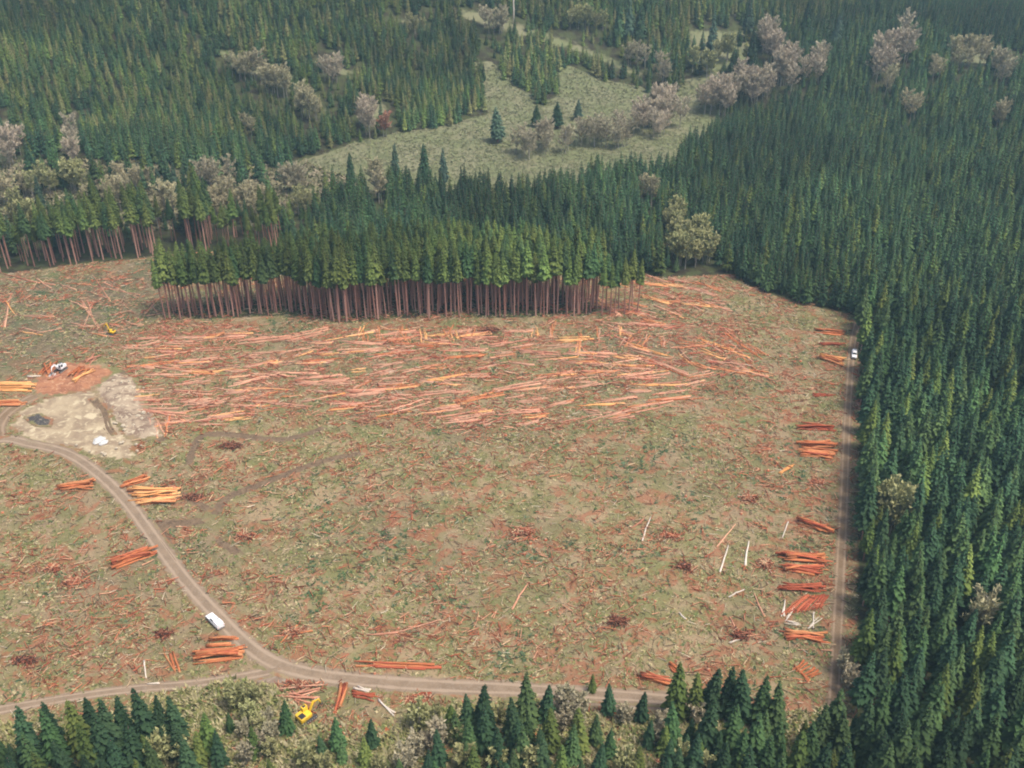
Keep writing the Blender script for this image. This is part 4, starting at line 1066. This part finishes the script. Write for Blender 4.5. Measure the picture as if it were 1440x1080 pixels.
# root heaps: dark reddish slash piles
def heap(u, v, w, h, lab, pal=REDPAL, n=150, zs=1.0):
    c = G(u, v); V = []; F = []; T = []
    for i in range(n):
        a = R_.uniform(0, 6.28); rr = min(1.7, abs(R_.normal(0, .62))); x = math.cos(a) * rr * w / 2 + math.sin(a * 3) * .5; y = math.sin(a) * rr * h / 2
        z = max(.05, 1 - rr * rr) * .9 * zs * R_.uniform(.2, 1)
        L = R_.uniform(.5, 2.6); t = R_.uniform(.05, .16); b = R_.uniform(0, 6.28); d = np.array([math.cos(b), math.sin(b), R_.normal(0, .3)]) * L / 2
        s = np.array([-math.sin(b), math.cos(b), 0]) * t; p = np.array([x, y, z]); k = len(V); up_ = np.array([0, 0, t * 1.6])
        V += [p - d - s, p - d + s, p - d + up_, p + d - s, p + d + s, p + d + up_]
        F += [(k, k + 3, k + 5, k + 2), (k + 1, k + 2, k + 5, k + 4), (k, k + 1, k + 4, k + 3)]
        T += [np.array(pal[R_.randint(len(pal))]) * R_.uniform(.7, 1.2)] * 6
    o = link('slash_heap', mk('slash_heap', V, F, M_DEB, tint=np.array(T)), None, c)
    tag(o, lab, 'slash heap')
DK = [(.24, .075, .045), (.15, .07, .045), (.07, .045, .035), (.36, .15, .09)]
for (u, v, w, h, lab) in [(325, 628, 8, 4, 'dark red slash heap above the curving skid trails'), (1055, 702, 5, 4, 'bright red slash heap in the right part of the clearing'), (940, 755, 8, 4, 'red slash heap beside the tall thin pale stem'),
                          (962, 797, 5, 3, 'dark red slash heap below the middle right'), (345, 755, 6, 4, 'orange slash heap right of the spur track end'), (412, 890, 6, 4, 'orange slash heap above the road junction'), (240, 690, 5, 3, 'slash heap behind the large roadside stack'),
                          (75, 800, 6, 4, 'reddish slash heap left of the roadside pile'), (105, 820, 7, 4, 'low reddish slash heap down-left of the roadside pile'), (230, 893, 4, 3, 'dark slash heap above the slanting orange log'), (270, 700, 9, 3, 'dark slash heap at the right end of the large stack'),
                          (690, 465, 9, 5, 'dark slash heap just before the narrow strip'), (1075, 795, 6, 5, 'red slash heap at the left end of the striped stack'), (870, 875, 5, 4, 'dark red slash heap below the centre right'), (740, 750, 7, 5, 'red slash heap in the centre of the clearing'),
                          (1040, 895, 7, 4, 'dark slash heap around the light butt log'), (1150, 680, 5, 4, 'small red slash heap beside the straight track'), (590, 985, 6, 3, 'red slash heap below the main road'), (420, 965, 12, 3, 'reddish slash heap below the road junction'),
                          (35, 930, 7, 3, 'dark red slash heap near the left edge above the side road')]:
    heap(u, v, w, h, lab, DK if 'dark' in lab else REDPAL)
# boulders on the pad
mr = plain('pale_rock', (.40, .34, .25), .9)
def boulder(seed):
    r = np.random.RandomState(seed); import bmesh
    bm = bmesh.new(); bmesh.ops.create_icosphere(bm, subdivisions=2, radius=1)
    for v_ in bm.verts:
        v_.co *= r.uniform(.8, 1.15); v_.co.z *= .65
    me = bpy.data.meshes.new('boulder'); bm.to_mesh(me); bm.free(); me.materials.append(mr); return me
BM_ = [boulder(i) for i in range(3)]
boulder_white = boulder(9); boulder_white.materials[0] = plain('white_rock', (.50, .50, .48), .8)
for k in range(34):
    u, v = random.choice([(180, 600), (200, 585), (170, 540), (190, 550), (150, 640), (120, 632), (185, 628), (30, 612)]); u += R_.normal(0, 9); v += R_.normal(0, 5)
    c = G(u, v); o = link('boulder', BM_[k % 3], None, (c[0], c[1], c[2] + .55), R_.uniform(0, 6)); s = R_.uniform(.25, .75); o.scale = (s, s, s)
    lab = 'pale rock on the rocky bank beside the gravel pad' if v < 600 else 'pale rock along the near rim of the gravel pad'
    tag(o, lab, 'rock', lab.replace('rock', 'rocks', 1))

for (u, v, s, lab) in [(140, 621, 1.5, 'largest whitish boulder near the front rim of the gravel pad'), (146, 624, 1.1, 'whitish boulder leaning on the largest one near the pad rim'), (74, 529, .9, 'whitish rock left of the log loader')]:
    c = G(u, v); o = link('boulder', boulder_white, None, (c[0], c[1], c[2] + .5), 1.1); o.scale = (s * 1.3, s, s * .8); tag(o, lab, 'rock')
# ------------------------------------------------------------------ vehicles
m_white = plain('white_paint', (.80, .80, .80), .35, 0, .10, .5); m_glass = plain('dark_glass', (.02, .025, .03), .12, 0, 0, .6)
m_tyre = plain('tyre_rubber', (.03, .03, .03), .8); m_rim = plain('wheel_rim', (.4, .4, .42), .35, .8); m_lamp = plain('lamp_lens', (.75, .75, .7), .2); m_tail = plain('tail_lens', (.4, .02, .02), .3)
m_yel = plain('yellow_paint', (.75, .47, .03), .45, 0, .3, .5); m_steel = plain('dark_steel', (.06, .055, .05), .6, .3); m_grey = plain('grey_steel', (.35, .34, .32), .5, .4); m_black = plain('black_trim', (.025, .025, .025), .6)
def wheel(parent, x, y, z, r, w):
    t = MB(); t.tube([(0, -w / 2, 0), (0, -w / 2 + .04, 0), (0, w / 2 - .04, 0), (0, w / 2, 0)], [r * .86, r, r, r * .86], 18, True); o = t.build('wheel', m_tyre, parent); o.location = (x, y, z)
    t = MB(); t.tube([(0, -w / 2 - .012, 0), (0, w / 2 + .012, 0)], [r * .55, r * .55], 12, True); t.build('rim', m_rim, o)
def pickup(u, v, u2, v2, label, canopy=False):
    c = G(u, v); d = G(u2, v2) - c; rz = math.atan2(d[1], d[0])
    root = empty('pickup_truck', (c[0], c[1], c[2] + .16), rz); tag(root, label, 'pickup truck')
    b = MB()   # body shell: sill to belt with bonnet and bed walls
    b.prism([(-2.75, .45), (-2.2, .42), (-2.1, .75), (-1.85, .88), (-1.5, .88), (-1.25, .75), (-1.15, .42), (1.25, .42), (1.35, .75), (1.6, .88), (1.95, .88), (2.2, .75), (2.3, .42), (2.75, .48), (2.78, .95), (2.6, 1.08), (1.15, 1.14), (-.75, 1.14), (-.75, .62), (-2.72, .62)], -.92, .92)
    b.build('body', m_white, root, .03)
    for s in (-1, 1):
        w = MB(); w.prism([(-2.74, .62), (-.76, .62), (-.76, 1.14), (-2.74, 1.14)], s * .92 - .05 - (s > 0) * 0, s * .92 + .05 - 0); w.build('bed_side', m_white, root, .02)
    t = MB(); t.box((-2.74, 0, .88), (.08, 1.74, .50)); t.build('tailgate', m_white, root, .02)
    k = MB()
    P8 = [(-.74, -.86, 1.14), (1.05, -.86, 1.14), (1.05, .86, 1.14), (-.74, .86, 1.14), (-.60, -.70, 1.78), (.42, -.70, 1.78), (.42, .70, 1.78), (-.60, .70, 1.78)]
    k.add(P8, [(0, 3, 2, 1), (4, 5, 6, 7), (0, 1, 5, 4), (1, 2, 6, 5), (2, 3, 7, 6), (3, 0, 4, 7)]); k.build('cab', m_white, root, .05)
    def quad(n, pts, off):
        m = MB(); p = [Vector(q) for q in pts]; nr = (p[1] - p[0]).cross(p[3] - p[0]).normalized() * off
        m.add([q + nr for q in p] + [q - nr * .3 for q in p], [(0, 1, 2, 3), (7, 6, 5, 4), (0, 4, 5, 1), (1, 5, 6, 2), (2, 6, 7, 3), (3, 7, 4, 0)]); m.build(n, m_glass, root)
    def lp(a, b_, c_, d_, i=.1):
        A, B, C_, D = map(Vector, (a, b_, c_, d_)); m = (A + B + C_ + D) / 4
        return [tuple(q.lerp(m, i)) for q in (A, B, C_, D)]
    quad('windscreen', lp(P8[1], P8[2], P8[6], P8[5]), .012); quad('rear_window', lp(P8[3], P8[0], P8[4], P8[7], .16), .012)
    quad('side_window', lp(P8[0], P8[1], P8[5], P8[4], .18), .012); quad('side_window', lp(P8[2], P8[3], P8[7], P8[6], .18), .012)
    if canopy:
        q = MB(); q.box((-1.72, 0, 1.44), (1.98, 1.76, .60), taper=.92); q.build('canopy', m_white, root, .05)
    else:
        q = MB(); q.box((-1.75, 0, .64), (1.9, 1.7, .03)); q.build('bed_liner', m_black, root)
    for x in (-1.68, 1.77):
        for y in (-.84, .84): wheel(root, x, y, .36, .38, .24)
    for y in (-.7, .7):
        h = MB(); h.box((2.78, y, .86), (.04, .3, .16)); h.build('headlight', m_lamp, root); h = MB(); h.box((-2.79, y * 1.15, .95), (.04, .14, .3)); h.build('tail_light', m_tail, root)
    g = MB(); g.box((2.80, 0, .84), (.04, .9, .2)); g.build('grille', m_black, root)
    g = MB(); g.box((2.86, 0, .55), (.14, 1.84, .18)); g.build('bumper', m_grey, root, .02); g = MB(); g.box((-2.86, 0, .52), (.14, 1.8, .16)); g.build('bumper', m_grey, root, .02)
    return root
pickup(303, 877, 290, 864, 'white canopied pickup truck driving on the curving dirt road', True)
pickup(1201, 501, 1199.5, 540, 'tiny white pickup parked at the far end of the straight track beside the forest wall', True).scale = (.85, .85, .85)

def excavator(u, v, face, label, paint, boom_up=.9, sc=1.0, name='excavator'):
    c = G(u, v); root = empty(name, (c[0], c[1], c[2] + .18), face, sc); tag(root, label, 'logging machine')
    for s in (-1, 1):
        t = MB(); t.prism([(-1.9, .0), (1.9, .0), (2.25, .25), (2.25, .6), (1.9, .85), (-1.9, .85), (-2.25, .6), (-2.25, .25)], s * 1.25 - .3, s * 1.25 + .3)
        o = t.build('track', m_steel, root, .04)
        for k in range(7):
            r = MB(); r.tube([(-1.8 + .6 * k, s * 1.25 - .33, .4), (-1.8 + .6 * k, s * 1.25 + .33, .4)], [.22, .22], 10); r.build('roller', m_grey, o)
    b = MB(); b.box((0, 0, .75), (2.2, 1.9, .4)); b.build('undercarriage', m_steel, root)
    b = MB(); b.box((-.55, 0, 1.75), (3.0, 2.7, 1.15)); b.box((-1.7, 0, 1.7), (1.0, 2.6, 1.2), taper=.92); b.build('house', paint, root, .08)
    b = MB(); b.box((-1.3, -.35, 2.38), (1.4, 1.5, .12)); b.build('engine_cover', m_black, root, .03)
    e = MB(); e.tube([(-1.5, -.8, 2.4), (-1.5, -.8, 3.0)], .08, 8); e.build('exhaust', m_steel, root)
    b = MB(); b.box((.35, .85, 2.55), (1.5, 1.0, 1.75), taper=.93); cab = b.build('cab', paint, root, .06)
    w = MB(); w.box((1.09, .85, 2.65), (.06, .8, 1.25)); w.build('window', m_glass, cab)
    w = MB(); w.box((.35, 1.34, 2.7), (1.1, .06, 1.0)); w.build('window', m_glass, cab); w = MB(); w.box((.35, .85, 3.43), (.8, .6, .05)); w.build('roof_hatch', m_glass, cab)
    k = boom_up
    P0 = Vector((1.0, -.15, 1.7)); P1 = Vector((2.3, -.15, 3.4 + 2.2 * k)); P2 = Vector((3.9, -.15, 3.4 + 1.4 * k)); P3 = Vector((4.5, -.15, 1.5 + .8 * k))
    b = MB()
    for A, B, w0, w1 in ((P0, P1, .5, .55), (P1, P2, .55, .4)):
        d = (B - A); nz = Vector((-d.z, 0, d.x)).normalized()
        V = [A + nz * w0 / 2, A - nz * w0 / 2, B - nz * w1 / 2, B + nz * w1 / 2]
        b.add([(p.x, p.y - .2, p.z) for p in V] + [(p.x, p.y + .2, p.z) for p in V], [(0, 1, 2, 3), (7, 6, 5, 4), (0, 4, 5, 1), (1, 5, 6, 2), (2, 6, 7, 3), (3, 7, 4, 0)])
    b.build('boom', paint, root, .02)
    b = MB(); b.tube([P2, P3], [.22, .15], 4); b.build('stick', paint, root)
    b = MB(); b.tube([P0 + Vector((.6, 0, -.2)), P0.lerp(P1, .7) + Vector((.2, 0, -.25))], .09, 8); b.tube([P1.lerp(P2, .2) + Vector((0, 0, .45)), P2 + Vector((.1, 0, .3))], .08, 8); b.build('hydraulic_ram', m_grey, root)
    gr = MB()
    for s in (-1, 1):
        for yy in (-.3, .3):
            gr.tube([(P3.x, -.15 + yy, P3.z - .1), (P3.x + s * .75, -.15 + yy, P3.z - .6), (P3.x + s * .25, -.15 + yy, P3.z - 1.15)], [.10, .09, .04], 5)
    gr.box((P3.x, -.15, P3.z - .05), (.35, .8, .3)); gr.build('grapple', m_steel, root)
    return root
excavator(431, 1012, math.radians(48), 'yellow tracked logging machine in the litter below the road junction', m_yel, .3, .9, 'feller_buncher')
excavator(86, 522, math.radians(250), 'white-cabbed tracked log loader amid orange logs above the gravel pad', m_white, .2, .85, 'log_loader')
excavator(157, 470, math.radians(160), 'small yellow machine with raised arm in the hollow left of the narrow strip', m_yel, 1.1, .62, 'excavator')
# pale snag beyond the hills
c = G(722, 34); s = MB(); s.tube([(0, 0, -.5), (.2, 0, 8), (-.1, .2, 15), (.1, .1, 20)], [.55, .42, .3, .08], 8)
for k in range(7):
    z = 8 + k * 1.6; a = k * 2.4; s.tube([(0, 0, z), (math.cos(a) * 1.6, math.sin(a) * 1.6, z + .4)], [.12, .03], 5)
o = s.build('dead_snag', M_PALE); o.location = c; tag(o, 'tall pale dead tree trunk standing beyond the wooded hills', 'dead tree')

# ------------------------------------------------------------------ haze
DENS = .00017
mz = bpy.data.materials.new('haze_air'); mz.use_nodes = True; nt = mz.node_tree; nt.nodes.clear()
ou = nt.nodes.new('ShaderNodeOutputMaterial'); pv = nt.nodes.new('ShaderNodeVolumePrincipled'); pv.inputs['Density'].default_value = DENS
pv.inputs['Color'].default_value = (.52, .82, 1.0, 1); pv.inputs['Anisotropy'].default_value = .2
nt.links.new(pv.outputs[0], ou.inputs['Volume'])
zmin = float(GZ.min()) - 1; zmax = max(CAM_H, float(GZ.max()) + 30) + 6
h = MB(); E = 5300
h.box((0, 0, (zmin + zmax) / 2), (2 * E, 2 * E, zmax - zmin)); o = h.build('haze', mz); tag(o, 'thin bluish haze in the air over the whole valley', 'haze', kind='stuff')

# ------------------------------------------------------------------ light, sky, camera
EL, AZ = math.radians(64), math.radians(115)      # azimuth clockwise from +Y
S = Vector((math.sin(AZ) * math.cos(EL), math.cos(AZ) * math.cos(EL), math.sin(EL)))
W = bpy.data.worlds.new('World'); SC.world = W; W.use_nodes = True; nt = W.node_tree
bg = nt.nodes['Background']; sk = nt.nodes.new('ShaderNodeTexSky'); sk.sky_type = 'NISHITA'; sk.sun_disc = False
sk.sun_elevation = EL; sk.sun_rotation = AZ; sk.air_density = .7; sk.dust_density = 5.0
nt.links.new(sk.outputs[0], bg.inputs[0]); bg.inputs[1].default_value = .10
ld = bpy.data.lights.new('sun', 'SUN'); ld.energy = 1.5; ld.angle = math.radians(14); ld.color = (1.0, .92, .80)
lo = bpy.data.objects.new('sun', ld); COL.objects.link(lo); lo.rotation_euler = S.to_track_quat('Z', 'Y').to_euler()

cd = bpy.data.cameras.new('camera'); cd.sensor_width = 36; cd.lens = 36 * FPX / 1440; cd.clip_start = 1; cd.clip_end = 20000
co = bpy.data.objects.new('camera', cd); COL.objects.link(co); co.location = (0, 0, CAM_H); co.rotation_euler = (math.radians(90) - PITCH, 0, 0)
SC.camera = co
SC.view_settings.view_transform = 'Standard'; SC.view_settings.look = 'None'; SC.view_settings.gamma = 1; SC.view_settings.exposure = 1.2
SC.render.engine = 'CYCLES'
cy = SC.cycles
cy.max_bounces = 5; cy.diffuse_bounces = 3; cy.transmission_bounces = 2; cy.volume_bounces = 1; cy.transparent_max_bounces = 4
cy.use_denoising = True; cy.filter_width = 2.0
cy.use_adaptive_sampling = False
